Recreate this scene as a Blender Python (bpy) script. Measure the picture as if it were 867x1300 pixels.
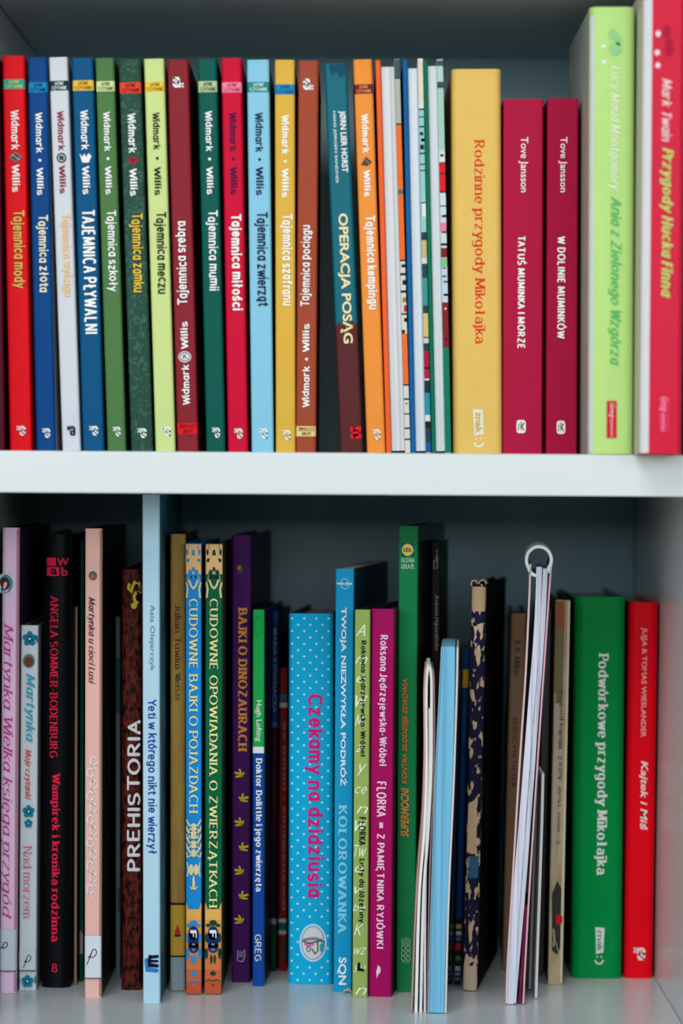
import bpy, bmesh, math, random
from math import sin, cos, tan, radians, pi, atan2, sqrt, hypot
from mathutils import Vector, Matrix, Euler

for _o in list(bpy.data.objects):
    bpy.data.objects.remove(_o)
SC = bpy.context.scene
COL = SC.collection
random.seed(7)

# ------------------------------------------------------------------ camera
IW, IH = 867, 1300
S = 0.00041                 # metres per photo pixel at the shelf front
D0 = 1.70                   # camera to shelf front
FPX = D0 / S
TILT, ROLL = radians(4.0), radians(0.37)
VX, VY = 445.0, 600.0       # where the shelf's depth lines meet
PPX = VX - FPX * tan(TILT) * sin(ROLL)
PPY = VY + FPX * tan(TILT) * cos(ROLL)
CAMROT = Matrix.Rotation(pi / 2 - TILT, 3, 'X') @ Matrix.Rotation(ROLL, 3, 'Z')
CAMLOC = Vector((0, -D0, 0))
cd = bpy.data.cameras.new('camera')
cam = bpy.data.objects.new('camera', cd)
COL.objects.link(cam)
cam.location = CAMLOC
cam.rotation_euler = CAMROT.to_euler()
cd.sensor_width = 36
cd.lens = FPX * 36 / IH
cd.shift_x = -(PPX - IW / 2) / IH
cd.shift_y = (PPY - IH / 2) / IH
cd.clip_start = 0.05
cd.dof.use_dof = True
cd.dof.focus_distance = 1.80
cd.dof.aperture_fstop = 4.8
SC.camera = cam

# ------------------------------------------------------------------ light and exposure
SC.view_settings.view_transform = 'Standard'
SC.view_settings.look = 'None'
SC.view_settings.gamma = 1.0
SC.view_settings.use_curve_mapping = False
SC.view_settings.exposure = -0.16
world = bpy.data.worlds.new('room_daylight')
SC.world = world
world.use_nodes = True
bg = world.node_tree.nodes['Background']
bg.inputs[0].default_value = (0.62, 0.92, 1.0, 1)
bg.inputs[1].default_value = 0.15


def area(name, loc, target, sx, sy, power, col):
    ld = bpy.data.lights.new(name, 'AREA')
    ld.shape = 'RECTANGLE'
    ld.size, ld.size_y, ld.energy, ld.color = sx, sy, power, col
    o = bpy.data.objects.new(name, ld)
    COL.objects.link(o)
    o.location = loc
    o.rotation_euler = (Vector(target) - Vector(loc)).to_track_quat('-Z', 'Y').to_euler()
    return o


area('window_daylight', (-0.15, -2.4, 0.46), (0, 0.0, -0.1), 4.8, 0.7, 54, (0.93, 0.985, 1.0))
area('added_overhead_fill', (-0.45, -1.9, 1.35), (0, -0.1, -0.3), 1.0, 1.0, 24, (1.0, 0.985, 0.96))  # unseen overhead light, added to lift the lower shelf surface and board edges


# ------------------------------------------------------------------ photo frame helpers
def ray(px, py):
    d = CAMROT @ Vector(((px - PPX) / FPX, -(py - PPY) / FPX, -1))
    return d


def P(px, py, dep):
    d = ray(px, py)
    return CAMLOC + d * ((dep - CAMLOC.y) / d.y)


def depth_on(px, py, z):
    d = ray(px, py)
    return (CAMLOC + d * ((z - CAMLOC.z) / d.z)).y


WALL_DEP = 0.172
_p = P(833, 1243, WALL_DEP)
XR, ZF = _p.x, _p.z                       # right side, lower shelf surface
ZU = P(433, 574.5, 0).z                   # middle board
ZL = P(433, 628, 0).z
ZC = P(445, 600 - 636, 0).z               # underside of the board above
XL = P(445 - 480, 600, 0).x
DB = 0.35                                 # inside depth


# ------------------------------------------------------------------ materials
def lin(v):
    v = v / 255.0
    return v / 12.92 if v <= 0.04045 else ((v + 0.055) / 1.055) ** 2.4


GAIN = 1.12


def rgb(c, g=None):
    g = GAIN if g is None else g
    return tuple(min(lin(x) * g, 0.92) for x in c) + (1,)


MATS = {}


def mat(c, rough=0.45, kind='print', noise=0.05, spec=0.08):
    key = (tuple(c), rough, kind, noise, spec)
    if key in MATS:
        return MATS[key]
    m = bpy.data.materials.new(kind)
    m.use_nodes = True
    nt = m.node_tree
    b = nt.nodes['Principled BSDF']
    b.inputs['Roughness'].default_value = rough
    b.inputs['Specular IOR Level'].default_value = spec
    base = rgb(c)
    tc = nt.nodes.new('ShaderNodeTexCoord')
    mp = nt.nodes.new('ShaderNodeMapping')
    nz = nt.nodes.new('ShaderNodeTexNoise')
    mx = nt.nodes.new('ShaderNodeMix')
    mx.data_type = 'RGBA'
    nt.links.new(tc.outputs['Object'], mp.inputs[0])
    nt.links.new(mp.outputs[0], nz.inputs['Vector'])
    rmp = nt.nodes.new('ShaderNodeValToRGB')
    nt.links.new(nz.outputs['Fac'], rmp.inputs[0])
    nt.links.new(rmp.outputs[0], mx.inputs['Factor'])
    nt.links.new(mx.outputs['Result'], b.inputs['Base Color'])
    nz.inputs['Scale'].default_value = 60
    nz.inputs['Detail'].default_value = 4
    A, B = mx.inputs['A'], mx.inputs['B']
    A.default_value = base
    B.default_value = tuple(x * (1 - 2 * noise) for x in base[:3]) + (1,)
    if kind == 'paper_edges':
        mp.inputs['Scale'].default_value = (1100, 60, 3)
        nz.inputs['Scale'].default_value = 1.0
        B.default_value = tuple(x * 0.62 for x in base[:3]) + (1,)
        rmp.color_ramp.elements[0].position = 0.42
        rmp.color_ramp.elements[1].position = 0.75
        bp = nt.nodes.new('ShaderNodeBump')
        bp.inputs['Strength'].default_value = 0.3
        bp.inputs['Distance'].default_value = 0.0003
        nt.links.new(nz.outputs['Fac'], bp.inputs['Height'])
        nt.links.new(bp.outputs[0], b.inputs['Normal'])
    elif kind == 'mottled_cover':
        nz.inputs['Scale'].default_value = 260
        nz.inputs['Distortion'].default_value = 1.6
        B.default_value = tuple(min(1, x * 1.75 + 0.008) for x in base[:3]) + (1,)
        rmp.color_ramp.elements[0].position = 0.50
        rmp.color_ramp.elements[1].position = 0.62
    elif kind == 'leathery_cover':
        mp.inputs['Scale'].default_value = (1, 1, 0.5)
        nz.inputs['Scale'].default_value = 420
        B.default_value = rgb((18, 8, 8))
        rmp.color_ramp.elements[0].position = 0.42
        rmp.color_ramp.elements[1].position = 0.60
        bp = nt.nodes.new('ShaderNodeBump')
        bp.inputs['Strength'].default_value = 0.5
        bp.inputs['Distance'].default_value = 0.0006
        nt.links.new(nz.outputs['Fac'], bp.inputs['Height'])
        nt.links.new(bp.outputs[0], b.inputs['Normal'])
    elif kind == 'worn_cloth':
        mp.inputs['Scale'].default_value = (1, 1, 0.5)
        nz.inputs['Scale'].default_value = 300
        nz.inputs['Detail'].default_value = 7
        B.default_value = rgb((196, 170, 140))
        rmp.color_ramp.elements[0].position = 0.545
        rmp.color_ramp.elements[1].position = 0.575
    elif kind == 'foxed_cover':
        mp.inputs['Scale'].default_value = (1, 1, 0.35)
        nz.inputs['Scale'].default_value = 120
        B.default_value = rgb((150, 100, 62))
        rmp.color_ramp.elements[0].position = 0.40
        rmp.color_ramp.elements[1].position = 0.85
    elif kind == 'scenic_cover':
        nz.inputs['Scale'].default_value = 38
        nz.inputs['Detail'].default_value = 6
        rmp.color_ramp.elements[0].position = 0.42
        rmp.color_ramp.elements[1].position = 0.6
        B.default_value = tuple(x * 0.35 for x in base[:3]) + (1,)
    MATS[key] = m
    return m


def white_board(name='white_melamine', a=(0.70, 0.75, 0.78, 1), b_=(0.66, 0.715, 0.745, 1)):
    m = bpy.data.materials.new(name)
    m.use_nodes = True
    nt = m.node_tree
    b = nt.nodes['Principled BSDF']
    b.inputs['Roughness'].default_value = 0.26
    b.inputs['Specular IOR Level'].default_value = 0.5
    tc = nt.nodes.new('ShaderNodeTexCoord')
    nz = nt.nodes.new('ShaderNodeTexNoise')
    nz.inputs['Scale'].default_value = 9
    mx = nt.nodes.new('ShaderNodeMix')
    mx.data_type = 'RGBA'
    nt.links.new(tc.outputs['Object'], nz.inputs['Vector'])
    nt.links.new(nz.outputs['Fac'], mx.inputs['Factor'])
    mx.inputs['A'].default_value = a
    mx.inputs['B'].default_value = b_
    nt.links.new(mx.outputs['Result'], b.inputs['Base Color'])
    bp = nt.nodes.new('ShaderNodeBump')
    n2 = nt.nodes.new('ShaderNodeTexNoise')
    n2.inputs['Scale'].default_value = 400
    nt.links.new(tc.outputs['Object'], n2.inputs['Vector'])
    bp.inputs['Strength'].default_value = 0.05
    bp.inputs['Distance'].default_value = 0.0003
    nt.links.new(n2.outputs['Fac'], bp.inputs['Height'])
    nt.links.new(bp.outputs[0], b.inputs['Normal'])
    return m


# ------------------------------------------------------------------ object helpers
def tag(o, label, cat, group=None):
    o['label'] = label
    o['category'] = cat
    if group:
        o['group'] = group


def empty(name, loc=(0, 0, 0)):
    o = bpy.data.objects.new(name, None)
    o.empty_display_size = 0.02
    COL.objects.link(o)
    o.location = loc
    return o


def link_mesh(name, verts, faces, mats, parent=None, midx=None, smooth=False):
    me = bpy.data.meshes.new(name)
    me.from_pydata([tuple(v) for v in verts], [], [tuple(f) for f in faces])
    for m in (mats if isinstance(mats, (list, tuple)) else [mats]):
        me.materials.append(m)
    if midx:
        for p, i in zip(me.polygons, midx):
            p.material_index = i
    if smooth:
        for p in me.polygons:
            p.use_smooth = True
    me.update()
    o = bpy.data.objects.new(name, me)
    COL.objects.link(o)
    if parent:
        o.parent = parent
    return o


def box_vf(x0, x1, y0, y1, z0, z1):
    v = [(x0, y0, z0), (x1, y0, z0), (x1, y1, z0), (x0, y1, z0), (x0, y0, z1), (x1, y0, z1), (x1, y1, z1), (x0, y1, z1)]
    f = [(0, 3, 2, 1), (4, 5, 6, 7), (0, 1, 5, 4), (1, 2, 6, 5), (2, 3, 7, 6), (3, 0, 4, 7)]
    return v, f


def box(name, x0, x1, y0, y1, z0, z1, m, parent=None, bevel=0.0, seg=2):
    v, f = box_vf(x0, x1, y0, y1, z0, z1)
    o = link_mesh(name, v, f, m, parent)
    if bevel:
        bv = o.modifiers.new('edge', 'BEVEL')
        bv.width = bevel
        bv.segments = seg
    return o


# ------------------------------------------------------------------ stroke lettering
GL = {
 'a': '.5,4.1 e2,3.5,1.5,1.5,155,0 3.5,3.5 3.5,0; 3.5,2.9 e1.9,1.45,1.6,1.4,75,300 3.5,1.2',
 'ɑ': 'e2,2.5,1.7,2.5,20,380; 3.7,5 3.7,0',
 'b': '.5,7 .5,0; e2.3,2.5,1.8,2.5,-180,180', 'c': 'e2.2,2.5,1.9,2.5,50,310',
 'd': 'e2,2.5,1.8,2.5,0,360; 3.8,7 3.8,0', 'e': '.4,2.6 3.9,2.6; e2.15,2.5,1.8,2.5,0,318',
 'f': '1.4,0 1.4,5.6 e2.6,5.6,1.2,1.4,180,50; .3,5 2.8,5',
 'g': 'e2,2.6,1.8,2.4,0,360; 3.8,5 3.8,-.6 e2.1,-.6,1.7,1.4,0,-150',
 'h': '.5,7 .5,0; e2.2,3.3,1.7,1.7,180,0 3.9,0', 'i': '.5,5 .5,0; .5,7.05 .5,7.2',
 'j': '1.2,5 1.2,-.8 e0,-.8,1.2,1.2,0,-110; 1.2,7.05 1.2,7.2',
 'k': '.5,7 .5,0; 3.7,5 .6,2.2; 1.6,3.1 3.9,0', 'l': '.5,7 .5,0', 'ł': '.8,7 .8,0; -.3,2.8 1.9,4.5',
 'm': '.5,5 .5,0; e1.85,3.5,1.35,1.5,180,0 3.2,0; e4.55,3.5,1.35,1.5,180,0 5.9,0',
 'n': '.5,5 .5,0; e2.2,3.3,1.7,1.7,180,0 3.9,0', 'o': 'e2.2,2.5,1.9,2.5,90,450',
 'p': '.5,5 .5,-2; e2.3,2.5,1.8,2.5,-180,180', 'r': '.5,5 .5,0; e2.1,3.4,1.6,1.6,180,55',
 's': 'e1.9,3.7,1.4,1.3,35,270 e1.9,1.2,1.6,1.2,90,-145', 't': '1.3,6.5 1.3,1.2 e2.4,1.2,1.1,1.2,180,290; .2,5 2.7,5',
 'u': '.5,5 .5,1.7 e2.2,1.7,1.7,1.7,180,360 ; 3.9,5 3.9,0', 'v': '.2,5 2,0 3.8,5',
 'w': '.2,5 1.6,0 3,4.6 4.4,0 5.8,5', 'x': '.3,5 3.7,0; 3.7,5 .3,0', 'y': '.3,5 2.1,.3; 3.9,5 1.2,-2',
 'z': '.4,5 3.6,5 .4,0 3.8,0',
 'A': '.2,0 2.6,7 5,0; 1.1,2.4 4.1,2.4',
 'B': '.6,0 .6,7; .6,7 2.4,7 e2.4,5.35,1.6,1.65,90,-90 .6,3.7; .6,3.7 2.6,3.7 e2.6,1.85,1.9,1.85,90,-90 .6,0',
 'C': 'e3,3.5,2.6,3.5,50,310', 'D': '.6,0 .6,7; .6,7 2,7 e2,3.5,2.9,3.5,90,-90 .6,0',
 'E': '.6,0 .6,7; .6,7 4,7; .6,3.7 3.4,3.7; .6,0 4.1,0', 'F': '.6,0 .6,7; .6,7 4,7; .6,3.6 3.4,3.6',
 'G': 'e3,3.5,2.6,3.5,50,330 5.2,3.2 3.4,3.2', 'H': '.6,0 .6,7; 4.8,0 4.8,7; .6,3.6 4.8,3.6', 'I': '.6,0 .6,7',
 'J': '2.6,7 2.6,1.6 e1.2,1.6,1.4,1.6,0,-150', 'K': '.6,0 .6,7; 4.6,7 .7,3; 1.8,4.1 4.9,0', 'L': '.6,7 .6,0; .6,0 4,0',
 'Ł': '.9,7 .9,0; .9,0 4.2,0; -.2,2.6 2.6,4.6', 'M': '.6,0 .9,7; .9,7 3.4,.8 5.9,7; 5.9,7 6.2,0',
 'N': '.6,0 .6,7; .6,7 4.8,0; 4.8,0 4.8,7', 'O': 'e3.1,3.5,2.7,3.5,90,450',
 'P': '.6,0 .6,7; .6,7 2.4,7 e2.4,5.1,1.9,1.9,90,-90 .6,3.2', 'R': '.6,0 .6,7; .6,7 2.4,7 e2.4,5.2,1.8,1.8,90,-90 .6,3.4; 2.2,3.4 4.7,0',
 'S': 'e2.3,5.2,1.8,1.8,35,270 e2.3,1.7,2,1.7,90,-145', 'T': '2.5,0 2.5,7; .1,7 4.9,7',
 'U': '.6,7 .6,2.2 e2.7,2.2,2.1,2.2,180,360 4.8,7', 'V': '.2,7 2.6,0 5,7', 'W': '.2,7 1.9,0 3.6,6.4 5.3,0 7,7',
 'Y': '.2,7 2.5,3.4 2.5,0; 4.8,7 2.5,3.4', 'Z': '.3,7 4.4,7 .3,0 4.6,0',
 '2': 'e2.1,5.1,1.7,1.9,165,-30 .3,0 4.1,0', '8': 'e2.1,5.3,1.5,1.7,-90,270; e2.1,1.8,1.9,1.8,90,450',
 '.': '.4,.1 .4,.5', '-': '.3,2.6 2.2,2.6', ':': '.4,.1 .4,.5; .4,3.6 .4,4', '•': 'e.8,2.6,.45,.45,0,360',
 '–': '.3,2.6 3,2.6', ')': 'e.2,2.5,1.6,4.5,60,-60', '?': 'e2,5.2,1.7,1.8,170,-60 2,2.6 2,2; 2,.1 2,.5',
 '&': '5,0 1.4,5 e2.3,5.7,1,1.3,210,-30 .9,2.6 e2,1.7,1.6,1.7,150,340 4.6,3.4', ',': '.5,.5 .2,-1', 'Ø': 'e3.1,3.5,2.7,3.5,90,450; .8,-.3 5.4,7.3',
}
ACC = {'ó': 'o', 'ś': 's', 'ć': 'c', 'ń': 'n', 'ź': 'z', 'Ó': 'O', 'Ś': 'S', 'Ć': 'C', 'Ń': 'N', 'Ź': 'Z'}
OGO = {'ą': 'a', 'ę': 'e', 'Ą': 'A', 'Ę': 'E'}
DOT = {'ż': 'z', 'Ż': 'Z'}


def parse(spec):
    out = []
    for st in spec.split(';'):
        pts = []
        for tk in st.split():
            if tk[0] == 'e':
                cx, cy, rx, ry, a0, a1 = [float(q) for q in tk[1:].split(',')]
                n = max(5, int(abs(a1 - a0) / 20))
                for i in range(n + 1):
                    a = radians(a0 + (a1 - a0) * i / n)
                    pts.append((cx + rx * cos(a), cy + ry * sin(a)))
            else:
                pts.append(tuple(float(q) for q in tk.split(',')))
        q = [pts[0]]
        for p in pts[1:]:
            if hypot(p[0] - q[-1][0], p[1] - q[-1][1]) > 0.02:
                q.append(p)
        out.append(q)
    return out


GCACHE = {}


def glyph(ch, handy):
    if ch == 'a' and handy:
        ch = 'ɑ'
    key = (ch, handy)
    if key in GCACHE:
        return GCACHE[key]
    if ch in ACC:
        st = [list(s) for s in glyph(ACC[ch], handy)]
        x = sum(p[0] for s in st for p in s) / sum(len(s) for s in st)
        y = 7.7 if ch.isupper() else 5.8
        st.append([(x - .2, y), (x + .9, y + 1.3)])
    elif ch in OGO:
        st = [list(s) for s in glyph(OGO[ch], handy)]
        x = max(p[0] for s in st for p in s)
        st.append([(x - .3, 0), (x - .9, -.8), (x - .7, -1.4), (x + .1, -1.5)])
    elif ch in DOT:
        st = [list(s) for s in glyph(DOT[ch], handy)]
        y = 8 if ch.isupper() else 6.5
        st.append([(2.2, y), (2.2, y + .4)])
    else:
        st = parse(GL.get(ch, GL['o']))
    GCACHE[key] = st
    return st


STY = {  # vertical stroke, horizontal stroke, serif, shear, round ends
 'hand': (1.35, 1.25, False, 0, True), 'handbold': (1.75, 1.5, False, 0, True), 'serif': (1.15, 0.5, True, 0, False),
 'serifbold': (1.7, 0.75, True, 0, False), 'seriflight': (0.62, 0.28, True, 0, False),
 'script': (1.3, 0.65, False, 0.30, True), 'scriptbold': (1.9, 0.95, False, 0.30, True), 'scriptserif': (0.8, 0.35, True, 0.28, False),
 'slab': (1.7, 1.15, False, 0, False), 'thin': (0.75, 0.7, False, 0, True), 'scriptthin': (0.85, 0.75, False, 0.32, True),
}


def ribbon(pts, tv, th, rnd, V, F):
    n = len(pts)
    closed = n > 3 and hypot(pts[0][0] - pts[-1][0], pts[0][1] - pts[-1][1]) < 0.03
    L, R = [], []
    for i, p in enumerate(pts):
        a = pts[i - 1] if i else (pts[-2] if closed else pts[0])
        b = pts[i + 1] if i < n - 1 else (pts[1] if closed else pts[-1])
        dx, dy = b[0] - a[0], b[1] - a[1]
        l = hypot(dx, dy) or 1
        dx, dy = dx / l, dy / l
        w = (th + (tv - th) * dy * dy) / 2
        mit = 1.0
        if 0 < i < n - 1:
            d1 = (p[0] - pts[i - 1][0], p[1] - pts[i - 1][1])
            l1 = hypot(*d1) or 1
            cs = abs(d1[0] / l1 * dx + d1[1] / l1 * dy)
            mit = min(1 / max(cs, .3), 1.5)
        L.append((p[0] - dy * w * mit, p[1] + dx * w * mit))
        R.append((p[0] + dy * w * mit, p[1] - dx * w * mit))
    b0 = len(V)
    for l, r in zip(L, R):
        V.append(l)
        V.append(r)
    for i in range(n - 1):
        F.append((b0 + 2 * i, b0 + 2 * i + 1, b0 + 2 * i + 3, b0 + 2 * i + 2))
    if rnd and not closed:
        for p, l, r, e in ((pts[0], b0, b0 + 1, -1), (pts[-1], b0 + 2 * n - 2, b0 + 2 * n - 1, 1)):
            q0, q1 = V[l], V[r]
            rad = hypot(q0[0] - q1[0], q0[1] - q1[1]) / 2
            cx, cy = (q0[0] + q1[0]) / 2, (q0[1] + q1[1]) / 2
            a0 = atan2(q0[1] - cy, q0[0] - cx)
            k = len(V)
            for j in range(1, 5):
                a = a0 - e * pi * j / 5
                V.append((cx + rad * cos(a), cy + rad * sin(a)))
            F.append((l, k, k + 1, k + 2, k + 3, r))


def split_corners(q):
    out, cur = [], [q[0]]
    for i in range(1, len(q)):
        cur.append(q[i])
        if i < len(q) - 1:
            a = (q[i][0] - q[i - 1][0], q[i][1] - q[i - 1][1])
            b = (q[i + 1][0] - q[i][0], q[i + 1][1] - q[i][1])
            c = (a[0] * b[0] + a[1] * b[1]) / ((hypot(*a) * hypot(*b)) or 1)
            if c < 0.7:
                out.append(cur)
                cur = [q[i]]
    out.append(cur)
    return out


def stroke_text(s, style):
    tv, th, ser, sh, rnd = STY[style]
    handy = style.startswith(('hand', 'script', 'thin', 'slab'))
    V, F, Z = [], [], []
    x = 0.0
    nst = 0
    prev = ''
    rg = random.Random(len(s) * 31 + ord(s[0]))
    for ch in s:
        if ch == ' ':
            x += 2.4
            prev = ''
            continue
        st = glyph(ch, handy)
        if prev in 'rTLŁPFVWYyvwkKt' and ch not in 'bhklłBDEFHIKLMNPRU' and prev:
            x -= 1.0 if prev in 'rTLŁVWYPF' and ch.islower() else 0.6
        if ch in 'TVWYAĄ' and prev and prev in 'LŁAĄPTDK':
            x -= 0.8
        prev = ch
        mn = min(p[0] for q in st for p in q)
        mxx = max(p[0] for q in st for p in q)
        if ch in 'jJ':
            mn += 1.1
        k = len(V)
        for q in st:
            for seg in split_corners(q):
                ribbon(seg, tv, th, rnd, V, F)
                nst += 1
                Z += [nst % 4] * (len(V) - len(Z))
            if ser:
                for e, nb in ((q[0], q[1]), (q[-1], q[-2])):
                    if abs(e[0] - nb[0]) < .55 * abs(e[1] - nb[1]) and len(q) < 20:
                        if abs(e[1]) < .05 or abs(e[1] + 2) < .05 or abs(e[1] - 7) < .05 or abs(e[1] - 5) < .05:
                            up = e[1] > 1 and ch.islower()
                            sw = .75 + tv * .45
                            a, b = (e[0] - sw, e[0] + (tv * .4 if up and ch not in 'vwxy' else sw))
                            yy = e[1] - th / 2 if e[1] > 1 else e[1] + th / 2
                            ribbon([(a, yy), (b, yy)], th, th * 1.05, False, V, F)
                            Z += [4 + (e is q[0])] * (len(V) - len(Z))
        off = x - mn + tv / 2
        dy = rg.uniform(-.35, .35) if style.startswith('hand') else 0
        for i in range(k, len(V)):
            V[i] = (V[i][0] + off + sh * V[i][1], V[i][1] + dy)
        x += (mxx - mn) + tv + (0.95 if ser else 1.0)
    return [(p[0], p[1], z) for p, z in zip(V, Z)], F


def font_text(s, bold):
    cu = bpy.data.curves.new('t', 'FONT')
    cu.body = s
    cu.size = 1
    cu.offset = bold
    cu.resolution_u = 3
    ob = bpy.data.objects.new('t', cu)
    COL.objects.link(ob)
    dg = bpy.context.evaluated_depsgraph_get()
    me = bpy.data.meshes.new_from_object(ob.evaluated_get(dg))
    V = [(v.co.x, v.co.y, 0) for v in me.vertices]
    F = [tuple(p.vertices) for p in me.polygons]
    bpy.data.objects.remove(ob)
    bpy.data.curves.remove(cu)
    bpy.data.meshes.remove(me)
    return V, F


def lettering(s, style):
    if style == 'sans':
        return font_text(s, 0.004)
    if style == 'sansbold':
        return font_text(s, 0.024)
    if style == 'sansheavy':
        return font_text(s, 0.034)
    if style == 'sansitalic':
        V, F = font_text(s, 0.016)
        return [(x + .22 * y, y, z) for x, y, z in V], F
    return stroke_text(s, style)


# ------------------------------------------------------------------ a book standing with its spine out
EPS = 0.00018


class Book:
    def __init__(s, label, top, bot, col, row, dep=None, ext=0.15, side=None, paper=False, prof='flat', r=0.0016,
                 yaw=0.0, name='book', group=None, rough=0.42, kind='print', page=(214, 208, 196), foot=True, cat='book',
                 sidekind='print', back=None):
        s.top, s.bot, s.prof_kind, s.r = top, bot, prof, r
        z0 = ZU if row == 'U' else ZF
        if row == 'L' and dep is None:
            dep = depth_on((bot[0] + bot[1]) / 2, bot[2], ZF)
        s.dep = dep
        ext = min(ext, DB - 0.004 - dep)
        BL, BR, TL, TR = P(bot[0], bot[2], dep), P(bot[1], bot[2], dep), P(top[0], top[2], dep), P(top[1], top[2], dep)
        phi = atan2((TL.x - BL.x + TR.x - BR.x) / 2, (TL.z + TR.z) / 2 - (BL.z + BR.z) / 2)
        s.w = w = ((BR.x - BL.x) + (TR.x - TL.x)) / 2 / cos(phi) - 0.0004
        s.h = h = ((TL.z + TR.z) / 2 - z0) / cos(phi)
        rot = Matrix.Rotation(phi, 3, 'Y') @ Matrix.Rotation(radians(yaw), 3, 'Z')
        low = min((rot @ Vector((x, y, 0))).z for x in (0, w) for y in (0, ext))
        # bottom-left corner where the photo has it
        s.o = empty(name, (BL.x + 0.0002 + (z0 - BL.z) * tan(phi), dep, z0 - low))
        s.o.rotation_euler = rot.to_euler()
        tag(s.o, label, cat, group)
        s.M = (Matrix.Translation(s.o.location) @ rot.to_4x4()).inverted()
        s.wpx = ((bot[1] - bot[0]) + (top[1] - top[0])) / 2
        s.ext, s.paper = ext, paper
        s.mats = [mat(col, rough, kind)]
        s.sidemat = mat(side or col, rough, sidekind)
        s.backmat = mat(back or side or col, rough, sidekind if not back else 'print')
        s.pagemat = mat(page, 0.8, 'paper_edges')
        s.pv, s.pf, s.pm = [], [], []
        s.layer = 1

    def front(s, u):
        u = max(0.0, min(s.w, u))
        if s.prof_kind == 'round':
            return 0.22 * s.w * (2 * u / s.w - 1) ** 2 * (0.6 + 0.4 * (2 * u / s.w - 1) ** 2)
        r = min(s.r, s.w * .3)
        e = min(u, s.w - u)
        return 0.0 if e >= r else r - sqrt(max(0, r * r - (r - e) ** 2))

    def v(s, y):
        t = (y - s.top[2]) / (s.bot[2] - s.top[2])
        xc = (s.top[0] + s.top[1]) / 2 * (1 - t) + (s.bot[0] + s.bot[1]) / 2 * t
        return (s.M @ P(xc, y, s.dep)).z

    def eps(s):
        return EPS * s.layer + (0.0003 if s.prof_kind == 'round' else 0)

    # printed pattern: stays in the spine's own mesh
    def printp(s, polys, col, rough=0.42):
        m = mat(col, rough)
        if m not in s.mats:
            s.mats.append(m)
        mi = s.mats.index(m)
        for pl in polys:
            k = len(s.pv)
            for f, y in pl:
                u = f * s.w
                s.pv.append((u, s.front(u) - s.eps(), max(.0001, min(s.h - .0001, s.v(y)))))
            s.pf.append(tuple(range(k, k + len(pl))))
            s.pm.append(mi)
        s.layer += 1

    def band_polys(s, y0, y1, f0=0.0, f1=1.0):
        n = 10
        ps = []
        fs = sorted(set([f0 + (f1 - f0) * i / n for i in range(n + 1)] + [f for f in (.01, .03, .06, .94, .97, .99) if f0 < f < f1]))
        for a, b in zip(fs[:-1], fs[1:]):
            ps.append([(a, y1), (b, y1), (b, y0), (a, y0)])
        return ps

    def printband(s, y0, y1, col, f0=0.0, f1=1.0):
        s.printp(s.band_polys(y0, y1, f0, f1), col)

    # a separate part lying on the spine
    def part(s, name, polys, col, parent=None, label=None, rough=0.45):
        V, F = [], []
        for pl in polys:
            k = len(V)
            for f, y in pl:
                u = f * s.w
                V.append((u, s.front(u) - s.eps(), s.v(y)))
            F.append(tuple(range(k, k + len(pl))))
        o = link_mesh(name, V, F, mat(col, rough, 'print'), parent or s.o)
        if label:
            o['label'] = label
        s.layer += 1
        return o

    def band(s, y0, y1, col, name='series_band', label=None, f0=0.0, f1=1.0):
        return s.part(name, s.band_polys(y0, y1, f0, f1), col, None, label)

    def text(s, txt, y0, y1, f0, f1, col, style='hand', d='down', name='title', parent=None, label=None):
        V, F = lettering(txt, style)
        x0, x1 = min(p[0] for p in V), max(p[0] for p in V)
        b0, b1 = min(p[1] for p in V), max(p[1] for p in V)
        out = []
        for x, y, z in V:
            a, b = (x - x0) / (x1 - x0), (y - b0) / max(b1 - b0, 1e-6)
            if d == 'down':
                f, yy = f0 + (f1 - f0) * b, y0 + (y1 - y0) * a
            elif d == 'up':
                f, yy = f1 - (f1 - f0) * b, y1 - (y1 - y0) * a
            elif d == 'horiz':
                f, yy = f0 + (f1 - f0) * a, y1 - (y1 - y0) * b
            else:  # upside down
                f, yy = f1 - (f1 - f0) * a, y0 + (y1 - y0) * b
            u = f * s.w
            out.append((u, s.front(u) - s.eps() - EPS * .5 - z * 2.5e-5, s.v(yy)))
        F = [tuple(f) for f in F]
        o = link_mesh(name, out, F, mat(col, 0.5, 'print', 0.0), parent or s.o)
        if label:
            o['label'] = label
        return o

    def circ(s, fc, yc, rx, ry=None, n=20, a0=0, a1=360):
        ry = ry or rx
        return [(fc + rx / s.wpx * cos(radians(a0 + (a1 - a0) * i / n)), yc + ry * sin(radians(a0 + (a1 - a0) * i / n)))
                for i in range(n if a1 - a0 == 360 else n + 1)]

    def line(s, pts, wpx):
        """pts in (fraction, y px) -> polys of a stroke of wpx width"""
        V, F = [], []
        ribbon([(f * s.wpx, -y) for f, y in pts], wpx, wpx, True, V, F)
        return [[(V[i][0] / s.wpx, -V[i][1]) for i in f] for f in F]

    def finish(s, pattern_only=False):
        w, h, e = s.w, s.h, s.ext
        n = 24
        us = [w * (1 - cos(pi * i / n)) / 2 for i in range(n + 1)] if s.prof_kind == 'round' else \
             sorted(set([0, w] + [min(s.r, w * .3) * (1 - cos(pi / 2 * i / 6)) for i in range(7)] +
                        [w - min(s.r, w * .3) * (1 - cos(pi / 2 * i / 6)) for i in range(7)]))
        yb = max(s.front(0), 0.0) + (0.0008 if s.paper else 0.0030)
        V = [(u, s.front(u), 0) for u in us] + [(w, yb, 0), (0, yb, 0)]
        k = len(V)
        # small dip at head and foot edges
        V = [(x, y, 0.0) for x, y, z in V] + [(x, y, h) for x, y, z in V]
        F = [tuple(range(k - 1, -1, -1)), tuple(range(k, 2 * k))]
        for i in range(k):
            j = (i + 1) % k
            F.append((i, j, k + j, k + i))
        mi = [0] * len(F)
        b = len(V)
        V += s.pv
        F += [tuple(q + b for q in f) for f in s.pf]
        mi += s.pm
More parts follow.
